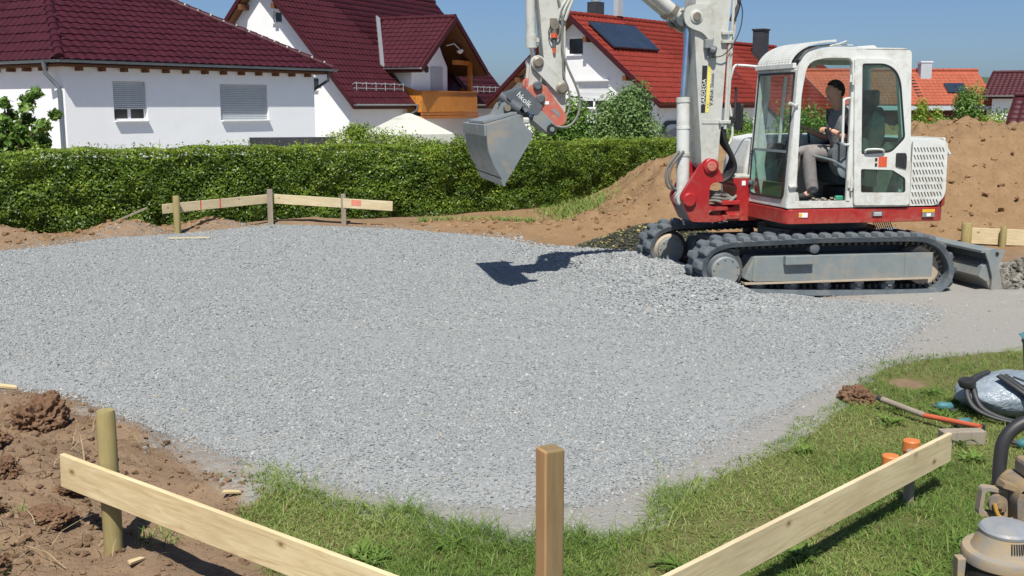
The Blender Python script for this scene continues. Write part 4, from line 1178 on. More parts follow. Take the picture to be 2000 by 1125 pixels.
# --- orange-roofed house at the right
h5 = thing('long_house', 'house with a broad orange tile roof and small solar collector at the right', 'house', (18.6, 75, 0), 0)
MB().bb(.4, 13.6, .6, 7, -1.2, 1.75).build('wall', mat_var('dark_red_brick', (.10, .035, .03), (.15, .05, .04), 5, .9), h5)
MB().bb(.0, 14.0, -.15, .15, 1.65, 1.95).build('fascia', 'shutter', h5)
r5 = MB().prism([(0, 2.0), (3.6, 4.38), (7.2, 2.0), (7.2, 1.85), (3.6, 4.2), (0, 1.85)], 0, 14, 'x').build('roof', 'tile_orange', h5)
t5 = 2.38 / 3.6; c5 = 1 / math.sqrt(1 + t5 * t5)
tile_field(r5, h5, (0, -.05, 2.0), (1, 0, 0), (0, c5, c5 * t5), 14, 3.6 / c5, 'tile_orange', lambda x, y: True, 0, .3, .36)
mb = MB(); caps(mb, (0, 3.6, 4.4), (14, 3.6, 4.4), .13, .4); mb.build('ridge_caps', 'tile_orange', r5, smooth=True)
MB().bb(9.7, 10.45, 2.6, 3.3, 3.3, 4.85).build('chimney', 'shutter', r5)
MB().bb(9.65, 10.5, 2.55, 3.35, 4.9, 4.98).build('chimney_cap', 'frame_white', r5)
R5 = Matrix.Rotation(math.atan(t5), 3, 'X')
for s0 in (11.05, 11.75):
    f = MB().box(Vector((s0 + .34, 1.55, 2.0 + t5 * 1.55)) + R5 @ Vector((0, 0, .14)), (.66, 1.15, .08), R5).build('solar_collector', 'solar', r5)
for i in range(8):
    q = 3.0 - i * .32
    MB().box((9.05, q, 2.0 + t5 * q + .12), (.36, .12, .05)).build('roof_step', 'anthracite', r5)
R5b = MB().add([(9.5, -1.2, .75), (10.6, -1.2, .75), (10.6, .5, 1.25), (9.5, .5, 1.25), (9.5, -1.2, .68), (10.6, -1.2, .68), (10.6, .5, 1.18), (9.5, .5, 1.18)], [(0, 1, 2, 3), (4, 5, 6, 7), (0, 1, 5, 4), (1, 2, 6, 5), (2, 3, 7, 6), (3, 0, 4, 7)])
R5b.build('porch_roof', 'tile_orange', h5)
MB().bb(9.6, 10.9, .5, .58, -.8, .6).build('porch_door', 'frame_white', h5)

# --- further roofs at the right edge and seen through the cab
h6, r6, _ = gable_house('gable_house', 'small white house with dark burgundy roof at the far right', (30.35, 72.0), 122, 2.6, 6, 3.2, 1.5,
    dict(wall='plaster', tile='tile_dark2', soffit='wood_soffit', verge='tile_dark2'), 0)
h7, r7, _ = gable_house('garden_shed', 'low shed with burgundy tile roof at the right edge behind the spoil heap', (18.1, 41.0), 122, .75, 6, 2.6, 1.6,
    dict(wall='plaster', tile='tile_dark2', soffit='wood_soffit', verge='tile_dark2'), 0)
h8, r8, _ = gable_house('gable_house', 'house with tan roof seen through the cab door opening', (20.6, 84), 78, 1.4, 9, 4.4, 3.3,
    dict(wall='plaster', tile='tile_tan', soffit='wood_soffit', verge='tile_tan'), 0)
h9, r9, _ = gable_house('gable_house', 'distant red gable roof peeking over the tan roof', (29.5, 96), 20, 2.6, 8, 3.6, 3.2,
    dict(wall='plaster', tile='tile_red', soffit='wood_soffit', verge='tile_red'), 0)
h10, r10, _ = gable_house('gable_house', 'far orange roof glimpsed right of the broad orange roof', (39.0, 92), 82, 1.8, 9, 3.5, 1.8,
    dict(wall='plaster', tile='tile_orange', soffit='wood_soffit', verge='tile_orange'), 0)

# --- garden gazebo and grey wall behind the hedge
gz_ = thing('garden_gazebo', 'cream canvas gazebo with small raised cap behind the hedge', 'gazebo', (-2.80, 30, -.6), rad(28))
gz_.scale = (.92, .92, 1)
def pyr(z0, z1, r0, r1, m=1):
    mb = MB(); a = [(-r0, -r0, z0), (r0, -r0, z0), (r0, r0, z0), (-r0, r0, z0), (-r1, -r1, z1), (r1, -r1, z1), (r1, r1, z1), (-r1, r1, z1)]
    mb.add(a + [(x, y, z - .03) for x, y, z in a], [(0, 1, 5, 4), (1, 2, 6, 5), (2, 3, 7, 6), (3, 0, 4, 7), (4, 5, 6, 7), (8, 9, 13, 12), (9, 10, 14, 13), (10, 11, 15, 14), (11, 8, 12, 15), (0, 1, 9, 8), (1, 2, 10, 9), (2, 3, 11, 10), (3, 0, 8, 11)])
    return mb
pyr(1.84, 2.26, 1.02, .30).build('canopy', 'canvas', gz_)
pyr(2.24, 2.38, .36, .05).build('cap', 'canvas', gz_)
MB().prism([(-1.02, 1.62), (1.02, 1.62), (1.02, 1.83), (-1.02, 1.83)], -1.03, -1.01, 'y').build('valance', 'canvas', gz_)
MB().prism([(-1.02, 1.62), (1.02, 1.62), (1.02, 1.83), (-1.02, 1.83)], 1.01, 1.03, 'x').build('valance', 'canvas', gz_)
for sx in (-1, 1):
    for sy in (-1, 1): MB().cyl((sx * .98, sy * .98, 0), (sx * .98, sy * .98, 1.84), .035, .035, 8).build('pole', 'frame_white', gz_)
tag(MB().bb(-.85, .85, -.12, .12, -.7, 1.36).build('grey_garden_wall', 'anthracite', None), 'dark grey garden wall top showing above the hedge at the bungalow corner', 'wall')
o = bpy.data.objects['grey_garden_wall']; o.location = (-4.4, 22.3, 0); o.rotation_euler = (0, 0, rad(14))
# parked car roof behind the hedge
sl = thing('grey_lean_to', 'dark grey slanted lean-to roof behind the hedge, left of the boom', 'lean-to', (4.05, 29.3, -.3), rad(10))
MB().prism([(-.7, 1.15), (.65, 1.75), (.65, 1.68), (-.7, 1.08)], -.8, .8, 'y').build('roof', 'anthracite', sl)
for sx, zz in ((-.6, 1.1), (.58, 1.62)):
    for sy in (-.7, .7): MB().cyl((sx, sy, -.3), (sx, sy, zz), .035, .035, 6).build('post', 'post_grey', sl)

# ---------------------------------------------------------------- the excavator (x forward, y to its left, z up)
ex = thing('excavator', 'white and red crawler excavator with raised arm and grey bucket', 'excavator', (*EX_O, 0), EX_YAW)

# --- crawler tracks
BELT = [(1.775, .281), (1.756, .414), (1.682, .518), (1.544, .579), (1.405, .597), (1.067, .605), (.496, .618), (-.088, .616), (-.562, .611), (-.774, .589), (-.929, .519),
        (-1.042, .394), (-1.094, .253), (-1.068, .114), (-.965, .016), (-.815, -.018), (-.124, -.006), (.698, .021), (1.33, .063), (1.557, .108), (1.699, .172)]
BP = smooth_path([Vector((x, 0, z)) for x, z in BELT], 6, True)
# evenly spaced samples
def resample(pts, n):
    L = [0]
    for i in range(len(pts)): L.append(L[-1] + (pts[(i + 1) % len(pts)] - pts[i]).length)
    out = []
    j = 0
    for i in range(n):
        s = L[-1] * i / n
        while L[j + 1] < s: j += 1
        f = (s - L[j]) / (L[j + 1] - L[j])
        out.append(pts[j].lerp(pts[(j + 1) % len(pts)], f))
    return out, L[-1]
BP, BLEN = resample(BP, 168)
def bnorm(i):
    d = (BP[(i + 1) % len(BP)] - BP[i - 1]).normalized()
    n = Vector((-d.z, 0, d.x))
    c = Vector((.35, 0, .3))
    return (n if n.dot(BP[i] - c) > 0 else -n), d
# a rubber tread block, x along the belt, y across, z outward
bl = MB()
a = [(-.062, 0), (.062, .02), (.050, .235), (-.050, .215)]
b_ = [(-.040, .025), (.042, .04), (.034, .205), (-.032, .19)]
bl.add([(x, y, -.006) for x, y in a] + [(x, y, .046) for x, y in b_], [(0, 1, 2, 3), (4, 5, 6, 7), (0, 1, 5, 4), (1, 2, 6, 5), (2, 3, 7, 6), (3, 0, 4, 7)])
lug_o = bl.build('track_lug', 'rubber', None, smooth=True, bev=.014, seg=2)
lug_me = lug_o.data
bpy.data.objects.remove(lug_o)
for side in (1, -1):
    y0, y1 = (.63, 1.08) if side > 0 else (-1.08, -.63)
    mb = MB(); N_ = len(BP)
    for i in range(N_):
        n, d = bnorm(i); p = BP[i]
        pi = p - n * .05
        mb.v += [(p.x, y0, p.z), (p.x, y1, p.z), (pi.x, y1 - .02, pi.z), (pi.x, y0 + .02, pi.z)]
    for i in range(N_):
        j = (i + 1) % N_
        for k in range(4): mb.f.append((4 * i + k, 4 * i + (k + 1) % 4, 4 * j + (k + 1) % 4, 4 * j + k))
    tr = mb.build('track', 'rubber', ex, smooth=True)
    for i in range(0, N_, 4):
        for half in (0, 1):
            ii = (i + 2 * half) % N_
            n, d = bnorm(ii); p = BP[ii]
            R = Matrix((d, Vector((0, 1, 0)), n)).transposed()
            if R.determinant() < 0: R = Matrix((-d, Vector((0, 1, 0)), n)).transposed()
            yy = y0 + .225 if half else y0 - .006
            o = bpy.data.objects.new('track_lug', lug_me); COL.objects.link(o); o.parent = tr
            if half: Rm = R.to_4x4(); 
            else: Rm = R.to_4x4() @ Matrix.Rotation(math.pi, 4, 'Z'); yy = y0 + .229
            o.matrix_local = Matrix.Translation((p.x, yy, p.z)) @ Rm
            bv = o.modifiers.new('bevel', 'BEVEL'); bv.width = .014; bv.segments = 2
    # guide teeth on the inside
    mb = MB()
    for i in range(0, N_, 2):
        n, d = bnorm(i); p = BP[i] - n * .075
        R = Matrix((d, Vector((0, 1, 0)), n)).transposed()
        mb.box((p.x, y1 - .19, p.z), (.035, .10, .045), R); mb.box((p.x, y0 + .12, p.z), (.035, .14, .05), R)
    mb.build('guide_teeth', 'rubber_dark', tr, kind='stuff')
    yo = y1 if side > 0 else y1
    # sprocket and idler
    w = MB().cyl((1.538, y0 + .05, .304), (1.538, yo - .08, .304), .235, .235, 36)
    sp = w.build('sprocket', 'rubber_dark', ex, smooth=True)
    MB().lathe([(.19, 0), (.19, .06), (.165, .085), (.163, .10)], (1.538, yo - .10, .304), (0, 1, 0), 32).build('hub_ring', 'ex_dark' if side > 0 else 'dust', sp, smooth=True)  # near ring coloured dark to stand for the shadow around the hub
    MB().lathe([(.155, 0), (.155, .075), (.145, .085)], (1.538, yo - .03, .304), (0, 1, 0), 32).build('hub_cover', 'ex_grey', sp, smooth=True)
    for i in range(10):
        t = i * math.pi / 5 + .2
        MB().cyl((1.538 + .135 * math.cos(t), yo + .05, .304 + .135 * math.sin(t)), (1.538 + .135 * math.cos(t), yo + .064, .304 + .135 * math.sin(t)), .011, .011, 6).build('bolt', 'ex_grey', sp)
    idl = MB().lathe([(.22, 0), (.22, .06), (.15, .07), (.13, .12), (.22, .13), (.22, .2)], (-.83, y0 + .1, .285), (0, 1, 0), 32).build('idler', 'dust', ex, smooth=True)
    for xr, zr in ((1.127, .114), (.746, .102), (.371, .09), (-.014, .078), (-.373, .067)):
        r_ = MB().lathe([(.03, 0), (.078, .03), (.078, .12), (.05, .14), (.05, .2), (.078, .22), (.078, .3), (.03, .33)], (xr, y0 + .06, zr + .005), (0, 1, 0), 18).build('track_roller', 'ex_dark', ex, smooth=True)
        MB().prism([(xr - .05, zr + .075), (xr + .05, zr + .075), (xr + .05, zr + .04), (xr + .025, zr + .04), (xr + .02, zr + .015), (xr - .02, zr + .015), (xr - .025, zr + .04), (xr - .05, zr + .04)], yo - .07, yo - .045, 'y').build('roller_bracket', 'ex_grey', r_)
    MB().lathe([(.03, 0), (.055, .02), (.055, .12), (.035, .13)], (.52, yo - .16, .51), (0, 1, 0), 16).build('carrier_roller', 'ex_dark', ex, smooth=True)
    fr_ = MB().prism([(1.20, .44), (1.215, .174), (-.84, .146), (-.812, .43)], y0 + .14, yo - .03, 'y').build('track_frame', 'ex_grey', ex, bev=.028, seg=3)
    MB().prism([(1.20, .44), (1.30, .21), (1.215, .172)], y0 + .14, yo - .035, 'y').build('frame_nose', 'ex_grey', fr_, bev=.008)
    MB().bb(-.845, 1.30, y0 + .14, yo - .012, .150, .168).build('frame_lip', 'dust', fr_)
    MB().bb(.559, .876, yo - .03, yo + .035, .35, .447).build('step_plate', 'ex_grey', fr_, bev=.008)
    MB().bb(-.845, -.52, yo - .034, yo - .022, .16, .436).build('frame_sleeve', 'ex_grey', fr_, bev=.004)
mb = MB().bb(-.75, 1.2, -.66, .66, .26, .50); mb.cyl((.0, 0, .48), (0, 0, .77), .56, .56, 40); mb.cyl((.0, 0, .56), (0, 0, .64), .66, .66, 40)
mb.build('undercarriage', 'ex_dark', ex, smooth=True)
for i in range(9): MB().tube([(-.35 - i * .02, .62 + .01 * i, .76), (-.43 - i * .025, .62, .60)], .006, 4).build('cable_guard', 'ex_grey', ex)

# --- dozer blade
bd = MB().prism([(-1.40, .445), (-1.60, .455), (-1.60, .43), (-1.565, .30), (-1.57, .12), (-1.62, -.01), (-1.60, -.02), (-1.545, .10), (-1.54, .30), (-1.56, .42), (-1.40, .42)], -1.12, 1.09, 'y').build('dozer_blade', 'ex_grey', ex)
MB().prism([(-1.542, .33), (-1.44, .27), (-1.40, .16), (-1.50, .10), (-1.546, .10)], -1.10, 1.07, 'y').build('stiffener', 'ex_grey', bd, bev=.006)
MB().prism([(-1.50, .10), (-1.546, .10), (-1.60, -.02), (-1.56, -.02)], -1.11, 1.07, 'y').build('cutting_edge', 'ex_grey', bd)
MB().prism([(-1.565, .005), (-1.60, -.035), (-1.63, -.03), (-1.615, .03)], -1.12, 1.085, 'y').build('wear_strip', mat_var('rusty_steel', (.20, .08, .035), (.30, .14, .07), 12, .8), bd)
pe = round_poly([(-1.44, .40), (-1.50, .462), (-1.665, .455), (-1.66, .41), (-1.60, .28), (-1.665, .04), (-1.63, -.03), (-1.53, -.02), (-1.535, .15), (-1.48, .32)], .02)
for yy in (1.09, -1.12): MB().prism(pe, yy, yy + .025, 'y').build('end_plate', 'ex_grey', bd)
MB().cyl((-1.57, 1.10, .41), (-1.57, 1.125, .41), .02, .02, 12).build('bolt', 'black', bd)
for yy in (-.45, .45): MB().prism([(-.7, .30), (-.7, .44), (-1.5, .30), (-1.5, .16)], yy - .07, yy + .07, 'y').build('blade_arm', 'ex_grey', bd)

# --- upper body
plan = round_poly([(.84, 1.0), (.90, .03), (.86, -.35), (.80, -1.0), (-1.0, -1.0), (-1.10, -.5), (-1.11, .2), (-1.085, .72), (-.98, .98)], [.10, .02, .05, .1, .2, .1, .1, .15, .12])
body = MB().prism(plan, .765, .918, 'z').build('lower_body', 'ex_red', ex, smooth=True, bev=.028, seg=3)
cw = round_poly([(-.965, .985), (-1.08, .86), (-1.108, .2), (-1.10, -.5), (-1.0, -.98), (-.94, -.97), (-.95, .9)], [.02, .09, .1, .1, .1, 0, 0])
MB().prism(cw, .925, 1.15, 'z').build('counterweight', 'ex_red', ex, smooth=True, bev=.012)
MB().prism(cw, 1.155, 1.465, 'z').build('rear_bumper', 'black', ex, smooth=True, bev=.012)
# engine hood with slotted side panel
hood = MB().prism(round_poly([(-.57, .93), (-.57, 1.645), (-.90, 1.648), (-.99, 1.60), (-1.0, 1.46), (-1.0, .93)], [0, .02, .03, .06, 0, 0]), -.96, .945, 'y').build('engine_hood', 'ex_white', ex, smooth=True, bev=.01)
slots = []
for r in range(8):
    zc = 1.53 - r * .079
    for c_ in range(10):
        xc = -.605 - c_ * .0365
        if r == 7 and c_ > 8: continue
        sl_ = .012
        slots.append([(xc + sl_ - .0075, zc + .026), (xc + sl_ + .0075, zc + .026), (xc - sl_ + .0075, zc - .026), (xc - sl_ - .0075, zc - .026)])
MB().prism(round_poly([(-.575, .935), (-.575, 1.63), (-.93, 1.632), (-.985, 1.60), (-.99, 1.05), (-.90, .935)], [.0, .02, .03, .05, .05, .1]), .965, .985, 'y', slots).build('louvre_panel', 'ex_white', hood)
MB().bb(-.97, -.58, .950, .960, .95, 1.60).build('louvre_backing', 'dark', hood)
MB().prism(round_poly([(-.985, 1.655), (-.985, 1.60), (-1.07, 1.47), (-1.03, 1.47), (-.95, 1.655)], 0), -.9, .94, 'y').build('hood_edge', 'ex_white', hood, bev=.02)
MB().cyl((-.70, .55, 1.64), (-.70, .55, 1.70), .03, .03, 12).build('filler_cap', 'black', hood)
MB().prism([(-.56, .93), (.80, .93), (.77, 1.30), (.70, 1.62), (.45, 1.66), (-.56, 1.66)], -.97, -.30, 'y').build('side_hood', 'ex_white', ex, bev=.03)

# --- cab
cab = MB()
CABO = round_poly([(.828, .93), (.812, 1.2), (.768, 2.36), (.69, 2.53), (.45, 2.592), (-.42, 2.585), (-.50, 2.56), (-.548, 1.62), (-.565, .93)], [0, .05, .12, .14, .1, .05, .06, .05, 0])
DOOR = round_poly([(.742, 1.0), (.728, 1.2), (.715, 2.12), (.66, 2.44), (.45, 2.48), (.20, 2.48), (.165, 2.44), (.135, 1.0)], [.02, .05, .1, .16, .05, .02, .02, .02])
RWIN = [(.09, 1.04), (.13, 2.43), (-.24, 2.43), (-.36, 2.3), (-.45, 1.6), (-.50, 1.04)]
cab.prism(CABO, .93, .982, 'y', [DOOR, RWIN])
cabo = cab.build('cab', 'ex_white', ex, smooth=True, bev=.012, seg=3)
FARW = round_poly([(.70, 1.62), (.655, 2.36), (.60, 2.44), (-.38, 2.44), (-.45, 1.62)], .05)
MB().prism(CABO, .05, .09, 'y', [FARW]).build('far_side', 'ex_white', cabo, smooth=True, bev=.008)
MB().prism(FARW, .066, .074, 'y').build('far_window', 'glass_front', cabo)
# rear half of the sliding door
PAN = round_poly([(.158, 2.475), (-.215, 2.475), (-.35, 2.41), (-.43, 2.21), (-.505, 1.68), (-.515, 1.45), (-.548, 1.40), (-.555, .945), (.085, .955)], [.02, .12, .12, .1, .05, .04, .04, .04, .03])
WU = round_poly([(.071, 2.424), (-.20, 2.426), (-.321, 2.358), (-.381, 2.238), (-.465, 1.653), (-.315, 1.504), (.03, 1.486)], [.03, .08, .08, .08, .04, .05, .03])
WL = round_poly([(.027, 1.336), (-.338, 1.321), (-.492, 1.232), (-.502, 1.08), (.013, 1.088)], .025)
dp = MB().prism(PAN, .988, 1.016, 'y', [WU, WL]).build('door_panel', 'ex_white', cabo, smooth=True, bev=.008, seg=2)
for nm, pl in (('upper_pane', WU), ('lower_pane', WL)):
    c_ = Vector((sum(p[0] for p in pl) / len(pl), sum(p[1] for p in pl) / len(pl)))
    g_ = MB().prism(pl, .998, 1.004, 'y').build(nm, 'glass_cab', dp)
    big = [tuple(c_ + (Vector(p) - c_) * 1.004) for p in pl]; sm = [tuple(c_ + (Vector(p) - c_) * .955) for p in pl]
    MB().prism(big, .992, 1.010, 'y', [sm]).build('seal', 'black', dp)
MB().tube([(-.01, 1.018, 1.505), (-.015, 1.05, 1.54), (-.185, 1.05, 1.538), (-.222, 1.018, 1.495)], .011, 8, 3).build('grab_rail', 'ex_white', dp, smooth=True)
MB().bb(-.265, -.168, 1.0165, 1.019, 1.355, 1.462).build('warning_sticker', 'decal_orange', dp)
MB().bb(-.155, -.128, 1.0165, 1.019, 1.415, 1.45).build('small_sticker', 'black', dp); MB().bb(-.155, -.128, 1.0165, 1.019, 1.36, 1.395).build('small_sticker', 'black', dp)
MB().prism(round_poly([(-.365, 1.50), (-.475, 1.50), (-.49, 1.46), (-.49, 1.33), (-.365, 1.36)], .015), 1.0165, 1.026, 'y').build('door_lock', 'black', dp)
for z0, z1 in ((2.205, 2.34), (1.11, 1.256)):
    mb = MB().cyl((.128 + (z0 - 1.1) * .035, 1.02, z0), (.128 + (z0 - 1.1) * .035, 1.02, z1), .014, .014, 10); mb.bb(.10 + (z0 - 1.1) * .035, .16 + (z0 - 1.1) * .035, 1.0, 1.012, z0 + .03, z1 - .03)
    mb.build('hinge', 'ex_white', cabo, smooth=True)
MB().tube([(.175, .985, 2.07), (.262, 1.03, 2.055), (.268, 1.035, 2.0), (.262, 1.035, 1.68), (.255, 1.03, 1.60), (.165, .985, 1.59)], .0135, 8, 3).build('grab_handle', 'ex_white', cabo, smooth=True)
MB().bb(.125, .165, .96, .99, 1.0, 2.46).build('door_post', 'ex_white', cabo)
# front frame and windscreen: lean back and slight skew
def fx(y, z): return .838 + .05 * (.98 - y) / .93 - .085 * (z - .93) / 1.49
def front_prism(poly, d0, d1, holes=()):
    mb = MB().prism(poly, 0, 1, 'x', holes)
    mb.v = [(fx(y, z) + (d0 if x < .5 else d1), y, z) for x, y, z in mb.v]
    return mb
FO = [(.05, .93), (.975, .93), (.975, 2.37), (.05, 2.37)]
FH = round_poly([(.125, 1.03), (.905, 1.03), (.905, 2.33), (.125, 2.33)], [.09, .09, .02, .02])
front_prism(FO, -.05, .0, [FH]).build('front_frame', 'ex_white', cabo, smooth=True, bev=.01)
lo = round_poly([(.115, 1.02), (.915, 1.02), (.915, 1.505), (.115, 1.505)], [.09, .09, .01, .01])
front_prism(lo, .004, .010).build('lower_windscreen', 'glass_cab', cabo)
front_prism(round_poly([(.115, 1.53), (.915, 1.53), (.915, 2.335), (.115, 2.335)], .01), .004, .010).build('upper_windscreen', 'glass_front', cabo)
inn = lambda pl, f: [tuple(Vector((.515, 1.67)) + (Vector(p) - Vector((.515, 1.67))) * f) for p in pl]
rim = round_poly([(.112, 1.017), (.918, 1.017), (.918, 2.338), (.112, 2.338)], [.09, .09, .02, .02])
front_prism(rim, .003, .014, [inn(rim, .965)]).build('windscreen_seal', 'black', cabo)
front_prism([(.13, 1.505), (.90, 1.505), (.90, 1.53), (.13, 1.53)], -.01, .012).build('windscreen_bar', 'ex_grey', cabo)
front_prism([(.52, 1.6), (.545, 1.6), (.56, 2.3), (.535, 2.3)], -.10, -.075).build('inner_strut', 'ex_white', cabo)
mb = MB(); [mb.cyl((fx(y, z) + .005, y, z), (fx(y, z) + .03, y, z), .012, .012, 8) for y, z in ((.10, 1.47), (.10, 1.50), (.1, 1.40))]
mb.build('wiper_motor', 'ex_dark', cabo)
mb = MB().tube([(.79, 1.0, 1.99), (.86, 1.01, 2.02)], .018, 8); mb.tube([(.765, .985, 2.0), (.76, 1.005, 2.005), (.79, 1.0, 1.99)], .009, 6); mb.build('door_stop', 'ex_arm', cabo, smooth=True)
mb = MB().tube([(.74, .995, 1.16), (.82, .995, 1.155)], .02, 8); mb.build('lower_catch', 'ex_arm', cabo, smooth=True)
# roof with ribbed front guard
MB().prism([(.745, 2.37), (.69, 2.50), (.45, 2.555), (-.42, 2.555), (-.49, 2.53), (-.49, 2.47), (-.40, 2.49), (.45, 2.49), (.64, 2.44), (.70, 2.37)], .09, .93, 'y').build('roof', 'ex_white', cabo, smooth=True, bev=.01)
MB().prism(round_poly([(-.02, 2.59), (.0, 2.61), (-.2, 2.625), (-.24, 2.59)], .01), .35, .75, 'y').build('roof_box', 'ex_white', cabo, bev=.006)
G = [(.80, 2.405), (.785, 2.455), (.73, 2.525), (.64, 2.585), (.50, 2.63), (.30, 2.65)]
gd = MB().prism([(.785, 2.372), (.825, 2.372), (.822, 2.425), (.788, 2.425)], .02, .985, 'y').build('roof_guard', 'ex_white', cabo, bev=.005)
MB().prism([(.772, 2.41), (.755, 2.455), (.71, 2.515), (.63, 2.57), (.50, 2.612), (.30, 2.632), (.30, 2.618), (.5, 2.598), (.62, 2.556), (.695, 2.505), (.74, 2.45), (.76, 2.405)], .07, .90, 'y').build('guard_slot_shade', 'dark', gd)  # black sheet added under the white ribs to put shade in the slots
for i in range(11):
    y = .09 + i * .076
    mb = MB(); pts = smooth_path([Vector((x, y, z)) for x, z in G], 3)
    for j in range(len(pts) - 1):
        a, b = pts[j], pts[j + 1]
        d = (b - a).normalized(); n = Vector((-d.z, 0, d.x)); n = n if n.z > 0 else -n
        mb.add([a + Vector((0, -.024, 0)), a + Vector((0, .024, 0)), b + Vector((0, .024, 0)), b + Vector((0, -.024, 0)), a + n * .022 + Vector((0, -.024, 0)), a + n * .022 + Vector((0, .024, 0)), b + n * .022 + Vector((0, .024, 0)), b + n * .022 + Vector((0, -.024, 0))],
               [(0, 1, 2, 3), (4, 5, 6, 7), (0, 1, 5, 4), (1, 2, 6, 5), (2, 3, 7, 6), (3, 0, 4, 7)])
    mb.build('guard_rib', 'ex_white', gd)
MB().prism([(.74, 2.46), (.66, 2.555), (.52, 2.60), (.42, 2.61), (.42, 2.595), (.52, 2.585), (.65, 2.54), (.72, 2.46)], .905, .965, 'y').build('guard_end', 'ex_dark', gd)
mb = MB().tube([(.42, .95, 2.60), (.30, .95, 2.625), (.24, .97, 2.65), (.22, .95, 2.61)], .009, 6); mb.tube([(.4, .95, 2.605), (.15, .94, 2.612)], .007, 6); mb.build('wiper_bracket', 'ex_arm', gd)
MB().prism([(-.46, .93), (-.50, .93), (-.50, 2.54), (-.44, 2.54)], .09, .93, 'y').build('rear_wall_lower', 'ex_white', cabo) if False else None
rw = MB().prism([(.09, .94), (.93, .94), (.93, 2.5), (.09, 2.5)], -.50, -.47, 'x', [round_poly([(.16, 1.6), (.86, 1.6), (.86, 2.4), (.16, 2.4)], .05)]).build('rear_frame', 'ex_white', cabo)
MB().bb(-.488, -.482, .165, .855, 1.605, 2.395).build('rear_window', 'glass_cab', cabo)
MB().bb(-.47, .80, .09, .93, .935, .985).build('floor', 'ex_dark', cabo)
# interior
st = MB().prism(round_poly([(-.33, 1.12), (.14, 1.16), (.16, 1.36), (.02, 1.40), (-.30, 1.34)], .05), .27, .73, 'y').build('seat', 'seat', cabo, smooth=True, bev=.03, seg=3)
MB().prism(round_poly([(-.30, 1.34), (-.16, 1.36), (-.22, 1.78), (-.26, 1.98), (-.36, 1.98), (-.40, 1.7)], .05), .28, .72, 'y').build('backrest', 'seat', st, smooth=True, bev=.04, seg=3)
MB().prism(round_poly([(-.26, 1.98), (-.28, 2.16), (-.36, 2.16), (-.36, 1.98)], .04), .37, .63, 'y').build('headrest', 'seat', st, smooth=True, bev=.03)
MB().bb(-.30, .10, .33, .67, .985, 1.12).build('seat_base', 'black', st)
con = MB().prism(round_poly([(.27, 1.36), (.30, 1.50), (.22, 1.60), (-.10, 1.66), (-.14, 1.50), (.02, 1.28), (.18, 1.24)], .05), .77, .885, 'y').build('left_console', 'ex_dark', cabo, smooth=True, bev=.02, seg=3)
MB().lathe([(.115, 0), (.115, .02), (.085, .03), (.05, .03), (.03, .045)], (.12, .885, 1.345), (0, 1, 0), 28).build('console_disc', 'ex_grey', con, smooth=True)
mb = MB().tube([(.53, .92, 1.478), (.40, .92, 1.45), (.275, .92, 1.411), (.13, .92, 1.325)], .012, 8, 3); mb.build('safety_lever', 'ex_grey', con, smooth=True)
mb = MB().tube([(.25, .80, 1.56), (.31, .79, 1.70)], [.018, .012], 8); mb.lathe([(.012, 0), (.024, .03), (.026, .09), (.015, .12)], (.31, .79, 1.68), (.1, 0, 1), 12); mb.build('joystick', 'black', con, smooth=True)
mb = MB().prism(round_poly([(.27, 1.36), (.30, 1.52), (-.10, 1.64), (-.14, 1.50), (.02, 1.28)], .05), .14, .24, 'y'); mb.tube([(.22, .19, 1.55), (.24, .19, 1.72)], .015, 8); mb.build('right_console', 'black', cabo, bev=.015)
for yy, lx in ((.38, .66), (.62, .64)):
    mb = MB().tube([(lx, yy, 1.0), (lx + .02, yy, 1.25), (lx - .12, yy, 1.72)], .012, 6); mb.box((lx - .02, yy, 1.04), (.16, .09, .03), Matrix.Rotation(rad(20), 3, 'Y')); mb.build('travel_pedal', 'black', cabo)
MB().prism(round_poly([(.64, .985), (.74, .985), (.74, 1.07), (.66, 1.09)], .01), .45, .88, 'y').build('kick_plate', 'ex_arm', cabo)
mesh_p = MB()
for i in range(10): mesh_p.bb(.55, .56, .12 + i * .034, .13 + i * .034, 1.0, 1.46)
for i in range(13): mesh_p.bb(.551, .559, .12, .46, 1.0 + i * .035, 1.012 + i * .035)
mesh_p.build('foot_grille', 'ex_dark', cabo, kind='stuff')
mb = MB().prism(round_poly([(.70, .99), (.78, .99), (.76, 1.17), (.68, 1.17)], .02), .2, .68, 'y'); mb.build('olive_bag', mat_var('olive_cloth', (.10, .10, .035), (.14, .135, .05), 8, .9), cabo, bev=.03)
MB().bb(.15, .24, .86, .91, .99, 1.05).build('green_bottle', mat_plain('green_plastic', (.05, .26, .17), .4), cabo, bev=.015)
mb = MB(); [mb.box((.20 + i * .035, .87 + .012 * (i % 2), 1.0 + .012 * (i % 3)), (.03, .02, .015), Matrix.Rotation(i, 3, 'Z')) for i in range(10)]; mb.build('cab_rubble', 'dust', cabo, kind='stuff')
MB().prism(round_poly([(.60, 1.42), (.72, 1.40), (.70, 1.58), (.58, 1.58)], .03), .14, .34, 'y').build('monitor', 'black', cabo, bev=.01)
mb = MB().tube([(.40, .30, 1.66), (.52, .34, 2.30)], .012, 6); mb.build('antenna', 'ex_arm', cabo)

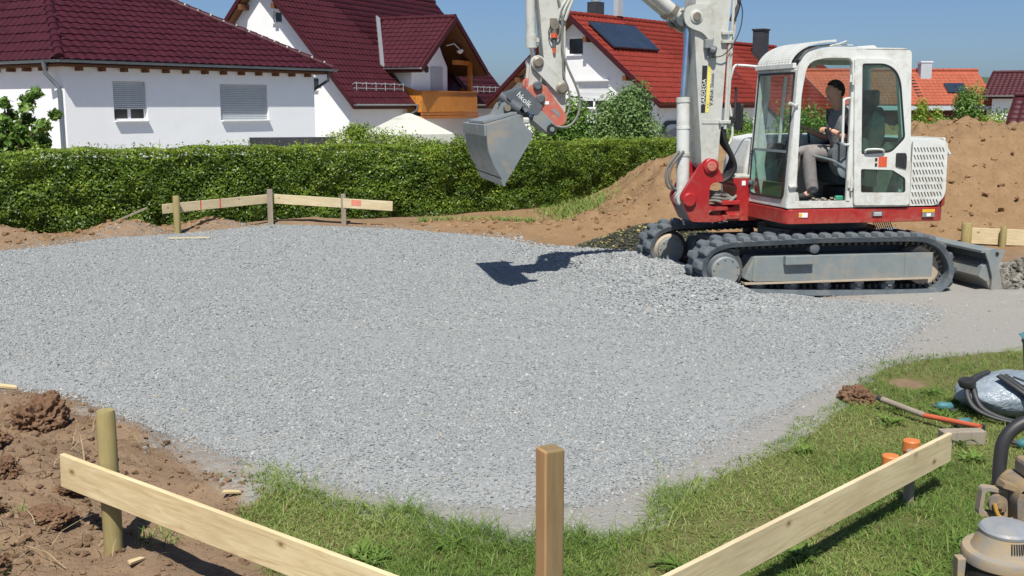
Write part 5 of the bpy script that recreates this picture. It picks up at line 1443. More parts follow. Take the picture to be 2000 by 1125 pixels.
# hand rail and mirror in front of the cab
mb = MB().tube([(.79, .0, 2.42), (.95, -.08, 2.436), (1.02, -.1, 2.42), (1.069, -.1, 2.254), (1.106, -.1, 2.113), (1.07, -.1, 2.02), (1.04, -.1, 1.90), (1.015, -.1, 1.687), (1.04, -.1, 1.58), (1.09, -.1, 1.545)], .014, 8, 4)
mb.build('hand_rail', 'ex_white', ex, smooth=True)
MB().bb(.99, 1.09, -.14, -.06, 1.80, 1.875).build('mirror_clamp', 'black', ex, bev=.01)
mb = MB().tube([(.99, -.12, 1.87), (.96, -.16, 2.15), (.97, -.16, 2.2)], .016, 8); mb.prism(round_poly([(-.28, 1.72), (-.08, 1.72), (-.08, 2.02), (-.28, 2.02)], .04), .90, .93, 'x'); mb.build('mirror', 'black', ex, bev=.006)

# decals on the skirt
for x0, x1, z0, z1, m in ((.70, .60, .835, .885, 'decal_white'), (-.14, -.26, .835, .885, 'ex_dark'), (-.72, -.865, .865, .898, 'decal_amber'), (-.72, -.865, .815, .862, 'ex_grey')):
    MB().bb(x1, x0, 1.0025, 1.0045, z0, z1).build('sticker', m, body)
MB().bb(.665, .70, 1.005, 1.0065, .84, .88).build('sticker', 'decal_amber', body)
MB().bb(-.77, -.82, 1.005, 1.0065, .82, .855).build('sticker', 'decal_white', body)
for i in range(3): MB().bb(-.245, -.155, 1.005, 1.0065, .842 + i * .014, .848 + i * .014).build('sticker_print', 'decal_white', body)

# --- swing bracket (red) and hinge
sw = MB()
BR = round_poly([(1.487, 1.363), (1.43, 1.425), (1.34, 1.415), (1.315, 1.36), (1.225, 1.20), (1.23, 1.165), (1.355, 1.15), (1.385, 1.10), (1.385, .90), (1.30, .885), (1.16, .885), (1.16, .85), (1.38, .845), (1.38, .79), (1.17, .785), (1.17, .74), (1.348, .717), (1.587, .725), (1.67, .893), (1.715, .985), (1.68, 1.065)],
                [.05, .07, .06, .06, .02, .01, .04, .06, .02, .01, .01, .01, .01, .01, .01, .01, .03, .04, .03, .06, .06])
br = MB().prism(BR, .135, .205, 'y').build('swing_bracket', 'ex_red', ex, smooth=True, bev=.008)
MB().prism(BR, -.205, -.135, 'y').build('bracket_plate', 'ex_red', br, smooth=True, bev=.008)
MB().prism([(1.385, .73), (1.60, .74), (1.665, .9), (1.60, .95), (1.42, .95)], -.135, .135, 'y').build('bracket_web', 'ex_dark', br)
MB().cyl((1.379, -.25, 1.334), (1.379, .25, 1.334), .055, .055, 20).build('boom_pin', 'ex_red_old', br, bev=.008)
MB().lathe([(.085, 0), (.085, .02), (.07, .03)], (1.379, .205, 1.334), (0, 1, 0), 24).build('pin_boss', 'ex_red', br, smooth=True)
MB().lathe([(.078, 0), (.078, .03), (.066, .042), (.02, .042)], (1.623, .205, .971), (0, 1, 0), 24).build('cylinder_pin', 'ex_red', br, smooth=True)
hg = MB().prism(round_poly([(.78, .72), (1.16, .72), (1.16, .86), (1.06, .88), (1.03, .95), (1.03, 1.10), (1.07, 1.14), (1.07, 1.19), (.78, 1.19)], .02), -.30, .12, 'y').build('swing_frame', 'ex_red', ex, smooth=True, bev=.01)
for z0, z1 in ((.74, .80), (.90, .95)):
    MB().bb(1.0, 1.22, -.2, .17, z0, z1).build('hinge_lug', 'ex_red', hg, bev=.01)
MB().cyl((1.19, 0, .70), (1.19, 0, 1.0), .05, .05, 16).build('king_pin', 'ex_red_old', hg)
mb = MB()
for i in range(4): mb.tube([(1.40, .06 - i * .05, .93 + i * .045), (1.28, .12, .95 + i * .03), (1.16, .14 - i * .04, .92 + .04 * i), (1.02, .10 - i * .03, 1.0 - .02 * i)], .018, 8, 4)
mb.build('swing_hoses', 'hose_grey', hg, smooth=True, kind='stuff')
MB().bb(.80, 1.10, -.26, .10, 1.19, 1.225).build('frame_cover', 'ex_arm', hg, bev=.01)
MB().bb(.93, .975, .1205, .123, 1.115, 1.165).build('sticker', 'decal_white', hg)
MB().lathe([(.035, 0), (.035, .03), (.02, .05)], (.87, .12, 1.14), (0, 1, 0), 14).build('lamp', 'ex_dark', hg, smooth=True)

# --- boom
bm_ = MB().prism(round_poly([(1.295, 1.31), (1.40, 1.27), (1.478, 1.345), (1.50, 1.62), (1.545, 2.1), (1.585, 2.59), (1.60, 2.78), (1.595, 3.1), (1.56, 3.6), (1.44, 3.98), (1.20, 3.98), (1.17, 3.5), (1.19, 3.1), (1.215, 2.83), (1.262, 1.9)], [.03, .08, .03, 0, 0, .05, .05, .05, .1, .1, .1, .1, .05, .05, 0]), -.185, .185, 'y').build('boom', 'ex_arm', ex, smooth=True, bev=.012)
EAR = round_poly([(1.74, 2.95), (1.70, 3.04), (1.58, 3.07), (1.41, 3.06), (1.385, 3.0), (1.395, 2.70), (1.45, 2.69), (1.52, 2.77), (1.63, 2.80), (1.72, 2.85)], [.06, .06, .06, .04, .04, .05, .05, .08, .05, .06])
for a_, b2 in ((.187, .225), (-.225, -.187)): MB().prism(EAR, a_, b2, 'y').build('boom_ear', 'ex_arm', bm_, smooth=True, bev=.006)
MB().cyl((1.60, -.25, 2.935), (1.60, .255, 2.935), .046, .046, 18).build('pin', 'brass', bm_, bev=.006)
MB().lathe([(.07, 0), (.07, .012), (.05, .02)], (1.60, .225, 2.935), (0, 1, 0), 22).build('pin_washer', 'ex_arm', bm_, smooth=True)
bc = MB().cyl((1.622, 0, 1.02), (1.644, 0, 2.06), .072, .072, 24).build('boom_cylinder', 'ex_white', ex, smooth=True)
MB().cyl((1.644, 0, 2.03), (1.646, 0, 2.085), .079, .075, 24).build('gland', 'ex_arm', bc, smooth=True)
MB().cyl((1.636, 0, 1.74), (1.637, 0, 1.765), .077, .077, 24).build('band', 'ex_white', bc, smooth=True); MB().cyl((1.63, 0, 1.44), (1.631, 0, 1.475), .079, .079, 24).build('band', 'ex_arm', bc, smooth=True)
MB().cyl((1.645, 0, 2.05), (1.602, 0, 2.90), .037, .037, 20).build('piston_rod', 'chrome', bc, smooth=True)
mb = MB().lathe([(.09, 0), (.09, .13)], (1.623, -.065, .975), (0, 1, 0), 20); mb.build('cylinder_eye', 'ex_arm', bc, smooth=True)
MB().lathe([(.075, 0), (.075, .12)], (1.60, -.06, 2.935), (0, 1, 0), 20).build('rod_eye', 'ex_dark', bc, smooth=True)
for off in (0, .05):
    MB().tube([(1.70 - off, .08, 1.50), (1.78 - off * .9, .07, 1.40), (1.83 - off * .8, .05, 1.30), (1.835 - off * .8, .04, 1.18), (1.79 - off, .02, 1.09), (1.70, .0, 1.075)], .015, 8, 4).build('cylinder_hose', 'hose_grey', bc, smooth=True)
# adjusting cylinders going up to the second boom
for yy in (-.105, .105):
    c2 = MB().cyl((1.76, yy, 2.95), (2.50, yy, 3.50), .068, .068, 20).build('adjusting_cylinder', 'ex_arm', ex, smooth=True)
    MB().lathe([(.085, 0), (.085, .12)], (1.72, yy - .06, 2.92), (0, 1, 0), 20).build('cylinder_eye', 'ex_dark', c2, smooth=True)
    MB().cyl((1.80, yy, 2.98), (1.84, yy, 3.01), .078, .078, 20).build('band', 'brass', c2, smooth=True)
    MB().cyl((2.50, yy, 3.50), (2.80, yy, 3.72), .035, .035, 14).build('piston_rod', 'chrome', c2, smooth=True)
MB().tube([(1.78, .0, 3.05), (2.0, .0, 3.22), (2.3, .0, 3.45)], .02, 8).build('steel_pipe', 'ex_arm', bm_)
up = MB().prism(round_poly([(1.22, 3.80), (1.50, 3.72), (2.3, 3.95), (3.20, 3.62), (3.30, 3.74), (3.15, 3.86), (2.35, 4.32), (1.30, 4.05)], .06), -.15, .15, 'y').build('upper_boom', 'ex_arm', ex, bev=.012)
# pipes, hoses, lamp and lettering on the boom
for dx, yy in ((.0, .20), (-.035, .175)):
    MB().tube([(1.225 + dx, yy, 1.74), (1.215 + dx, yy, 2.2), (1.205 + dx, yy, 2.62), (1.175 + dx, yy, 2.85), (1.165 + dx, yy, 3.2), (1.18 + dx, yy, 3.6)], .017, 8).build('steel_pipe', 'ex_arm', bm_, smooth=True)
for z in (1.80, 2.66, 2.75):
    MB().bb(1.17, 1.30, .186, .226, z, z + .035).build('pipe_clamp', 'ex_arm', bm_, bev=.004)
MB().bb(1.28, 1.49, .1855, .192, 1.80, 1.84).build('reinforcing_strip', 'ex_arm', bm_)
for i in range(4):
    MB().tube([(1.235 - .02 * i, .17 - .04 * i, 1.76), (1.20, .16 - .04 * i, 1.60), (1.11 - .012 * i, .14 - .04 * i, 1.44), (1.065 + .01 * i, .12 - .04 * i, 1.32), (1.11 + .01 * i, .1 - .04 * i, 1.21), (1.20, .08 - .04 * i, 1.15)], .026, 10, 5).build('hydraulic_hose', 'hose', bm_, smooth=True)
for i in range(2):
    MB().tube([(1.17, .19 - .05 * i, 2.9), (1.13, .19 - .05 * i, 3.0), (1.10, .17, 3.15), (1.12, .15, 3.4)], .026, 8, 4).build('hydraulic_hose', 'hose', bm_, smooth=True)
wl = MB().bb(1.41, 1.50, .187, .26, 2.60, 2.70); wl.bb(1.42, 1.46, .186, .21, 2.50, 2.62); wl.build('work_lamp', 'ex_grey', bm_, bev=.008)
MB().lathe([(.05, 0), (.055, .05), (.04, .07)], (1.44, .235, 2.585), (-.8, .2, -.2), 14).build('lamp_housing', 'ex_dark', bm_, smooth=True)
MB().tube([(1.41, .21, 2.51), (1.30, .24, 2.525), (1.20, .25, 2.62), (1.11, .25, 2.80), (1.085, .24, 3.0), (1.13, .22, 3.15), (1.17, .2, 3.25)], .006, 6, 4).build('lamp_cable', 'hose', bm_)
MB().prism([(1.503, 2.421), (1.444, 2.421), (1.458, 1.917), (1.505, 1.917)], .1865, .188, 'y').build('black_decal', 'decal_black', bm_)
MB().prism([(1.438, 2.421), (1.403, 2.421), (1.417, 1.917), (1.452, 1.917)], .1865, .188, 'y').build('yellow_decal', 'decal_yellow', bm_)
# text frame: reads upward along the boom, facing the left side of the machine (+y)
def side_text(x, y, z, ang):   # local x of text -> direction in xz-plane at ang above +z..., normal +y
    d = Vector((math.cos(ang), 0, math.sin(ang))); n = Vector((0, 1, 0)); u = n.cross(d)
    Mx = Matrix((d, u, n)).transposed().to_4x4(); Mx.translation = (x, y, z)
    return Mx
lettering('decal_letters', 'SARDEOA', .062, 'decal_white', bm_, side_text(1.478, .1885, 2.14, rad(91)), .0006)
lettering('decal_letters', 'V AEuh SIunau', .058, 'decal_black', bm_, side_text(1.385, .1872, 2.165, rad(91)), .0006)
lettering('decal_letters', 'x  x', .03, 'decal_black', bm_, side_text(1.43, .1885, 1.99, rad(91)), .0006)

# --- stick, bucket cylinder and linkage
sk = MB().prism(round_poly([(3.30, 3.087), (3.205, 2.10), (3.15, 1.95), (3.05, 1.86), (3.0, 1.92), (3.008, 2.83), (2.945, 3.2), (2.92, 3.6), (2.98, 4.1), (3.2, 4.15), (3.37, 3.75)], [0, .03, .05, .04, .04, .05, .05, .05, .05, .05, .05]), -.105, .105, 'y').build('stick', 'ex_arm', ex, smooth=True, bev=.012)
kc = MB().cyl((3.395, 0, 3.75), (3.356, 0, 2.66), .052, .052, 20).build('bucket_cylinder', 'ex_arm', ex, smooth=True)
MB().cyl((3.359, 0, 2.74), (3.354, 0, 2.60), .062, .062, 20).build('gland', 'ex_arm', kc, smooth=True)
MB().bb(3.28, 3.31, -.03, .05, 2.66, 2.70).build('port_block', 'ex_arm', kc)
MB().cyl((3.354, 0, 2.62), (3.318, 0, 2.45), .03, .03, 16).build('piston_rod', 'chrome', kc, smooth=True)
def bar(p, q, r0, r1, a_, b2):
    """flat link with rounded ends in the xz-plane"""
    p, q = Vector(p), Vector(q); d = (q - p).normalized(); n = Vector((-d.y, d.x)); out = []
    a0 = math.atan2(n.y, n.x)
    for i in range(9): t = a0 + math.pi * i / 8; out.append((p.x + r0 * math.cos(t), p.y + r0 * math.sin(t)))
    for i in range(9): t = a0 + math.pi + math.pi * i / 8; out.append((q.x + r1 * math.cos(t), q.y + r1 * math.sin(t)))
    return MB().prism(out, a_, b2, 'y')
P1, P2, P3 = (3.315, 2.442), (3.055, 2.175), (3.348, 2.20)
lk = None
for a_, b2 in ((.115, .15), (-.15, -.115)):
    bar(P1, P2, .075, .07, a_, b2).build('rocker_link', 'ex_arm', sk, smooth=True, bev=.005)
for a_, b2 in ((.06, .10), (-.10, -.06)):
    bar(P1, P3, .07, .06, a_, b2).build('coupler_link', 'ex_arm', sk, smooth=True, bev=.005)
for (x, z), r in ((P1, .04), (P2, .045)):
    MB().lathe([(r + .02, 0), (r + .02, .012), (r, .02), (r, .035), (r - .02, .035)], (x, .15, z), (0, 1, 0), 18).build('pin', 'brass', sk, smooth=True)
mb = MB().cyl((3.136, .12, 2.877), (3.136, .12, 2.74), .03, .03, 10); mb.bb(3.09, 3.18, .10, .14, 2.83, 2.90); mb.cyl((3.136, .12, 2.83), (3.136, .15, 2.83), .045, .045, 12); mb.build('coupling_valve', 'brass', sk, smooth=True)
mb = MB().cyl((3.136, .12, 2.745), (3.136, .12, 2.70), .034, .034, 12); mb.cyl((3.136, .12, 2.60), (3.133, .12, 2.54), .018, .015, 10); mb.build('red_cap', 'decal_orange', sk, smooth=True)
MB().cyl((3.136, .12, 2.70), (3.136, .12, 2.60), .02, .02, 10).build('nipple', 'ex_dark', sk, smooth=True)
for pts, r, m in (([(3.02, .13, 3.1), (3.05, .14, 2.86), (3.055, .15, 2.6), (3.0, .17, 2.40), (2.90, .18, 2.18), (2.865, .19, 2.02), (2.90, .2, 1.87), (3.0, .21, 1.775), (3.12, .21, 1.775), (3.18, .2, 1.815)], .0135, 'hose_grey'),
                  ([(3.10, .13, 3.12), (3.06, .15, 2.9), (3.04, .15, 2.35), (2.985, .14, 2.18), (2.965, .14, 2.05), (2.975, .14, 1.94), (3.03, .15, 1.85)], .0115, 'hose_grey'),
                  ([(3.17, .13, 2.84), (3.2, .14, 2.75), (3.17, .14, 2.66), (3.14, .13, 2.68)], .006, 'hose'), ([(3.11, .13, 2.9), (3.08, .14, 2.8), (3.085, .14, 2.72), (3.11, .13, 2.68)], .008, 'brass')):
    MB().tube(pts, r, 8, 5).build('stick_hose', m, sk, smooth=True)
for i in range(3):
    MB().tube([(3.10 - .04 * i, .125, 2.88), (3.07 - .045 * i, .14, 3.0), (3.0 - .03 * i, .14, 3.12), (2.96, .13, 3.3)], .018, 8, 4).build('steel_pipe', 'ex_arm', sk, smooth=True)
# quick coupler and tilt unit
qc = bar((3.325, 2.085), (3.085, 1.862), .145, .085, .13, .17).build('quick_coupler', 'ex_red_old', ex, smooth=True, bev=.006)
bar((3.325, 2.085), (3.085, 1.862), .145, .085, -.17, -.13).build('coupler_plate', 'ex_red_old', qc, smooth=True, bev=.006)
MB().prism([(3.42, 2.08), (3.35, 2.0), (3.14, 1.80), (3.10, 1.85), (3.30, 2.10)], -.13, .13, 'y').build('coupler_body', 'ex_red_old', qc, bev=.01)
MB().lathe([(.06, 0), (.06, .03)], (3.39, -.04, 2.225), (0, 1, 0), 14).build('red_boss', 'ex_red_old', qc, smooth=True)
MB().prism(round_poly([(3.44, 2.16), (3.42, 2.27), (3.36, 2.29), (3.30, 2.25), (3.30, 2.16)], .03), -.09, .09, 'y').build('link_eye', 'ex_red_old', qc, bev=.01)
for (x, z) in ((3.295, 2.065), (3.325, 2.2)):
    MB().lathe([(.05, 0), (.05, .03), (.035, .045)], (x, .165, z), (0, 1, 0), 18).build('pin', 'ex_dark', qc, smooth=True)
MB().bb(3.20, 3.255, .1705, .173, 2.005, 2.04).build('plate_label', 'decal_white', qc)
MB().prism(round_poly([(3.175, 1.945), (3.125, 1.905), (3.085, 1.87), (3.075, 1.90), (3.10, 1.93), (3.14, 1.965)], .01), .1705, .173, 'y').build('worn_patch', 'ex_grey', qc)
TI = round_poly([(3.67, 2.09), (3.64, 2.13), (3.50, 2.185), (3.45, 2.17), (3.40, 2.12), (3.27, 1.985), (3.33, 1.90), (3.40, 1.90), (3.60, 2.02)], [.03, .03, .02, .03, .02, .02, .02, .02, .03])
ti = MB().prism(TI, -.20, .205, 'y').build('tilt_unit', 'ex_dark', qc, smooth=True, bev=.015)
MB().prism(round_poly([(3.30, 1.96), (3.14, 1.80), (3.13, 1.75), (3.17, 1.70), (3.22, 1.71), (3.385, 1.845), (3.35, 1.92)], .02), -.20, .20, 'y').build('tilt_arm', 'ex_grey', ti, smooth=True, bev=.012)
MB().lathe([(.055, 0), (.055, .02)], (3.175, .20, 1.745), (0, 1, 0), 18).build('tilt_pin_boss', 'black', ti, smooth=True); MB().lathe([(.025, 0), (.025, .03)], (3.175, .20, 1.745), (0, 1, 0), 14).build('tilt_pin', 'ex_grey', ti, smooth=True)
mb = MB()
for p, q, r in (((3.72, .12, 2.10), (3.55, .16, 1.98), .05), ((3.66, -.1, 2.03), (3.45, .14, 1.90), .055), ((3.62, .18, 2.02), (3.52, .2, 1.95), .06)): mb.cyl(p, q, r, r, 12)
mb.build('rotary_body', 'ex_dark', ti, smooth=True)
mb = MB().cyl((3.44, .20, 1.93), (3.385, .20, 1.87), .014, .014, 8); mb.lathe([(.02, 0), (.02, .02)], (3.46, .205, 1.945), (0, 1, 0), 10); mb.build('chrome_rod', 'chrome', ti)
lettering('tilt_letters', 'hkolk', .085, 'decal_white', ti, side_text(3.475, .2062, 2.055, rad(180 + 43)), .0006)

# --- bucket
BN = [(3.62, 1.905), (3.974, 1.807), (3.969, 1.685), (3.949, 1.531), (3.895, 1.40), (3.781, 1.199)]
bk_in = [(x - .03 if i else x, z - (.028 if i < 2 else .0)) for i, (x, z) in enumerate(BN)]
BW = .70
bk = MB().prism(BN + [(3.775, 1.225), (3.868, 1.405), (3.92, 1.535), (3.94, 1.685), (3.945, 1.785), (3.62, 1.875)], -BW, BW, 'y').build('bucket', 'bucket', ex, smooth=True)
SP = round_poly([(3.968, 1.80), (3.68, 1.888), (3.60, 1.86), (3.585, 1.815), (3.50, 1.72), (3.497, 1.67), (3.781, 1.203), (3.895, 1.40), (3.947, 1.531), (3.967, 1.685)], [0, .02, .02, .02, .03, .03, 0, 0, .04, .04])
for yy in (BW + .001, -BW - .029): MB().prism(SP, yy, yy + .028, 'y').build('side_plate', 'bucket', bk, bev=.004)
MB().prism([(3.972, 1.81), (3.993, 1.802), (3.988, 1.69), (3.967, 1.69)], -BW - .03, BW + .03, 'y').build('back_beam', 'bucket', bk, bev=.004)
MB().prism([(3.80, 1.245), (3.775, 1.19), (3.79, 1.185), (3.83, 1.265)], -BW - .03, BW + .03, 'y').build('cutting_edge', 'bucket', bk)
MB().prism([(3.967, 1.835), (3.62, 1.93), (3.62, 1.91), (3.967, 1.815)], -.45, .55, 'y').build('top_plate', 'bucket', bk)
for yy in (-.2, .14):
    MB().prism(round_poly([(3.80, 1.85), (3.70, 2.03), (3.60, 2.04), (3.52, 1.96), (3.46, 1.83), (3.50, 1.76), (3.62, 1.85)], .03), yy, yy + .035, 'y').build('bucket_ear', 'bucket', bk, bev=.005)
mb = MB().cyl((3.53, -.24, 1.865), (3.53, .26, 1.865), .035, .035, 14); mb.cyl((3.66, -.24, 1.97), (3.66, .26, 1.97), .035, .035, 14); mb.build('bucket_pins', 'brass', bk, smooth=True, kind='stuff')
mb = MB().bb(3.42, 3.53, .16, .24, 1.80, 1.87); mb.build('hook_block', 'ex_arm', bk, bev=.02)

# ---------------------------------------------------------------- the operator
op = thing('person', 'person in dark vest and grey work trousers sitting at the excavator controls', 'person', (EX_O[0] + EXF[0] * .07, EX_O[1] + EXF[1] * .07, 0), EX_YAW)
def skin(name, pts, edges, mat, parent, sub=2, root=0):
    me = bpy.data.meshes.new(name)
    me.from_pydata([p[:3] for p in pts], edges, [])
    o = bpy.data.objects.new(name, me); COL.objects.link(o); o.parent = parent
    m = o.modifiers.new('skin', 'SKIN'); m.use_smooth_shade = True
    sv = me.skin_vertices[0].data if me.skin_vertices else None
    if sv is None:
        bpy.context.view_layer.objects.active = o
        bm = bmesh.new(); bm.from_mesh(me); bm.verts.layers.skin.verify(); bm.to_mesh(me); bm.free()
        sv = me.skin_vertices[0].data
    for i, p in enumerate(pts):
        r = p[3]; sv[i].radius = r if hasattr(r, '__len__') else (r, r)
        sv[i].use_root = (i == root)
    s = o.modifiers.new('sub', 'SUBSURF'); s.levels = sub; s.render_levels = sub
    me.materials.append(M[mat])
    return o
Y = .50
from mathutils import noise as mhn
mhair = mhn.noise
body_pts = [(-.12, Y, 1.47, .13), (-.12, Y, 1.62, .13), (-.10, Y, 1.80, .145), (-.06, Y, 1.915, .085), (-.03, Y, 1.975, .060), (.012, Y, 2.045, .068), (.04, Y, 2.135, (.098, .118)), (.03, Y, 2.23, (.08, .098)),
            (-.07, Y + .19, 1.895, .062), (-.09, Y + .25, 1.73, .05), (-.06, Y + .27, 1.63, .043), (.10, Y + .285, 1.685, .037), (.20, Y + .28, 1.735, .028),
            (-.07, Y - .19, 1.895, .062), (-.09, Y - .25, 1.73, .05), (-.06, Y - .27, 1.63, .043), (.10, Y - .285, 1.685, .037), (.20, Y - .28, 1.735, .028),
            (-.08, Y + .10, 1.45, .085), (.36, Y + .14, 1.51, .062), (.33, Y + .14, 1.28, .055), (.30, Y + .14, 1.08, .04), (.42, Y + .15, 1.03, .038),
            (-.08, Y - .10, 1.45, .085), (.42, Y - .10, 1.51, .062), (.43, Y - .10, 1.28, .055), (.43, Y - .10, 1.08, .04), (.55, Y - .10, 1.03, .038)]
body_e = [(0, 1), (1, 2), (2, 3), (3, 4), (4, 5), (5, 6), (6, 7), (2, 8), (8, 9), (9, 10), (10, 11), (11, 12), (2, 13), (13, 14), (14, 15), (15, 16), (16, 17), (0, 18), (18, 19), (19, 20), (20, 21), (21, 22), (0, 23), (23, 24), (24, 25), (25, 26), (26, 27)]
skin('body', body_pts, body_e, 'skin', op)
# face: nose, brow, ears
mb = MB().lathe([(.004, 0), (.016, .02), (.011, .05)], (.122, Y, 2.115), (-.25, 0, 1), 8); mb.build('nose', 'skin', op, smooth=True)
for s in (-1, 1): MB().lathe([(.01, -.012), (.026, 0), (.02, .012)], (.02, Y + s * .082, 2.135), (0, 1, 0), 10).build('ear', 'skin', op, smooth=True)
for s in (-1, 1): MB().lathe([(.004, 0), (.011, .004), (.004, .010)], (.112, Y + s * .033, 2.155), (1, 0, 0), 8).build('eye', 'hair', op, smooth=True)
MB().bb(.112, .124, Y - .025, Y + .025, 2.072, 2.082).build('mouth', mat_plain('lips', (.28, .10, .08), .5), op, bev=.004)
bm = bmesh.new(); bmesh.ops.create_icosphere(bm, subdivisions=4, radius=1)
for v in bm.verts: v.co = Vector((.028 + v.co.x * .108, Y + v.co.y * .090, 2.155 + v.co.z * .118)) + Vector((mhair(v.co * 9), mhair(v.co * 9 + Vector((5, 0, 0))), mhair(v.co * 9 + Vector((0, 7, 0))))) * .006
bmesh.ops.delete(bm, geom=[v for v in bm.verts if v.co.z < (2.215 if v.co.x > .085 else 2.175 if v.co.x > .045 else 2.13 if v.co.x > .0 else 2.085)], context='VERTS')
me = bpy.data.meshes.new('hair'); bm.to_mesh(me); bm.free()
ho = link('hair', me, 'hair', op); ho.modifiers.new('thick', 'SOLIDIFY').thickness = .012
skin('shirt', [(-.105, Y, 1.50, .15), (-.105, Y, 1.64, .15), (-.085, Y, 1.80, .158), (-.05, Y, 1.935, .095), (-.07, Y + .19, 1.895, .078), (-.09, Y + .24, 1.76, .066), (-.07, Y - .19, 1.895, .078), (-.09, Y - .24, 1.76, .066)], [(0, 1), (1, 2), (2, 3), (2, 4), (4, 5), (2, 6), (6, 7)], 'shirt', op)
skin('vest', [(-.135, Y, 1.50, .155), (-.135, Y, 1.64, .155), (-.115, Y, 1.80, .165), (-.085, Y, 1.95, .105), (-.09, Y + .17, 1.905, .09), (-.09, Y - .17, 1.905, .09)], [(0, 1), (1, 2), (2, 3), (2, 4), (2, 5)], 'vest', op)
for s, kx, fx_ in ((1, .36, .31), (-1, .42, .43)):
    y = Y + (.14 if s > 0 else -.10)
    skin('trouser_leg', [(-.12, Y + s * .06, 1.455, .115), (-.02, Y + s * .10, 1.46, .112), (.18, y, 1.495, .098), (kx, y, 1.505, .085), (kx + .005, y, 1.40, .078), (fx_ + .03, y, 1.20, .078), (fx_, y, 1.045, .078)], [(0, 1), (1, 2), (2, 3), (3, 4), (4, 5), (5, 6)], 'trousers', op)
    skin('shoe', [(fx_ - .03, y, 1.06, .055), (fx_ + .08, y, 1.03, .042), (fx_ + .19, y, 1.02, .034)], [(0, 1), (1, 2)], 'shoe', op)
# hands with curled fingers round the levers
for s in (1, -1):
    hy = Y + s * .28
    pts = [(.195, hy, 1.735, .026), (.235, hy, 1.748, (.034, .022)), (.262, hy, 1.755, (.034, .020))]
    hand = skin('hand', pts, [(0, 1), (1, 2)], 'skin', op)
    for k in range(4):
        oy = hy + s * (-.030 + .020 * k); ln = (.92, 1.05, 1.0, .8)[k]
        skin('finger', [(.262, oy, 1.758, .0095), (.262 + .036 * ln, oy, 1.762 - .004, .009), (.262 + .052 * ln, oy, 1.762 - .03 * ln, .008), (.262 + .040 * ln, oy, 1.762 - .052 * ln, .007)], [(0, 1), (1, 2), (2, 3)], 'skin', hand, 1)
    skin('finger', [(.215, hy - s * .03, 1.742, .011), (.240, hy - s * .052, 1.738, .010), (.268, hy - s * .056, 1.728, .0085)], [(0, 1), (1, 2)], 'skin', hand, 1)

# ---------------------------------------------------------------- batter boards
k = NT('two_sided_post')
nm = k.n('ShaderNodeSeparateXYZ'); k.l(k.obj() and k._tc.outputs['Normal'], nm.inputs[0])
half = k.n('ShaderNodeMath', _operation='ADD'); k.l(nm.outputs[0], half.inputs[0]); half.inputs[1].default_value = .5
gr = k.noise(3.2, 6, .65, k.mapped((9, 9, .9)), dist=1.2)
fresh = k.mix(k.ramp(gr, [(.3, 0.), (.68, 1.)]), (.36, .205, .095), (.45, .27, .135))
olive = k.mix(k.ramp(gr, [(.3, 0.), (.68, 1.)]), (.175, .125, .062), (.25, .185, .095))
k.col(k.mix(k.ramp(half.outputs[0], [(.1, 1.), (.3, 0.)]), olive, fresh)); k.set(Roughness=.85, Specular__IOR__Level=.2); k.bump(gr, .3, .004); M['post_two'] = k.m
def gz0(x, y): return float(ground_h(x, y))
def plank(name, p0, p1, h, t, mat, parent, z0=None):
    """horizontal board between two plan points (x, y, z of its top edge)"""
    a, b = Vector(p0), Vector(p1)
    d = b - a; L = d.length
    me = MB().bb(0, L, -t / 2, t / 2, -h, 0)
    o = me.build(name, mat, parent, bev=.003)
    ang = math.atan2(d.y, d.x); pit = math.asin(d.z / L)
    o.matrix_local = Matrix.Translation(a - parent.location) @ Matrix.Rotation(ang, 4, 'Z') @ Matrix.Rotation(-pit, 4, 'Y')
    return o
def round_post(parent, x, y, r, z0, z1, mat='post_round', lean=(0, 0)):
    mb = MB().lathe([(r, 0), (r * 1.0, (z1 - z0) * .5), (r * .97, z1 - z0 - .015), (r * .86, z1 - z0)], (x - parent.location.x, y - parent.location.y, z0 - parent.location.z), (lean[0], lean[1], 1), 20)
    return mb.build('post', mat, parent, smooth=True)
def square_post(parent, x, y, w, z0, z1, rz, mat='post_square', ch=.008):
    mb = MB().bb(-w / 2, w / 2, -w / 2, w / 2, 0, z1 - z0)
    o = mb.build('post', mat, parent, bev=ch, seg=3)
    o.matrix_local = Matrix.Translation(Vector((x, y, z0)) - parent.location) @ Matrix.Rotation(rz, 4, 'Z')
    return o
bb1 = thing('batter_board', 'pale timber batter board corner on three posts in the foreground', 'batter board', (.13, 3.42, 0), 0, 'batter boards marking out the building pad')
CPX, CPY = .135, 3.42
round_post(bb1, -1.79, 4.69, .042, -.15, .675)
square_post(bb1, CPX - .012, CPY, .072, -.15, .91, rad(26), 'post_two')
plank('board', (-2.03, 4.775, .45), (CPX - .03, CPY - .075, .315), .155, .024, 'board', bb1)
plank('board', (CPX + .015, CPY - .065, .315), (2.245, 5.44, .345), .150, .024, 'board_b', bb1)
square_post(bb1, 1.985, 5.265, .042, -.15, .31, rad(40), 'post_grey')
bb2 = thing('batter_board', 'batter board corner with red marks at the far edge of the pad before the hedge', 'batter board', (-4.09, 18.6, 0), 0, 'batter boards marking out the building pad')
round_post(bb2, -5.25, 17.2, .055, -.1, .60)
square_post(bb2, -4.08, 18.55, .09, -.1, .60, rad(10), 'post_grey', .004)
square_post(bb2, -2.83, 18.45, .08, -.1, .53, rad(10), 'post_grey', .004)
bd1 = plank('board', (-5.45, 17.13, .475), (-4.06, 18.65, .515), .15, .025, 'board_b', bb2)
bd2 = plank('board', (-4.02, 18.62, .515), (-1.98, 18.28, .42), .16, .025, 'board_b', bb2)
M['spray'] = mat_plain('red_marking_spray', (.65, .06, .05), .8)
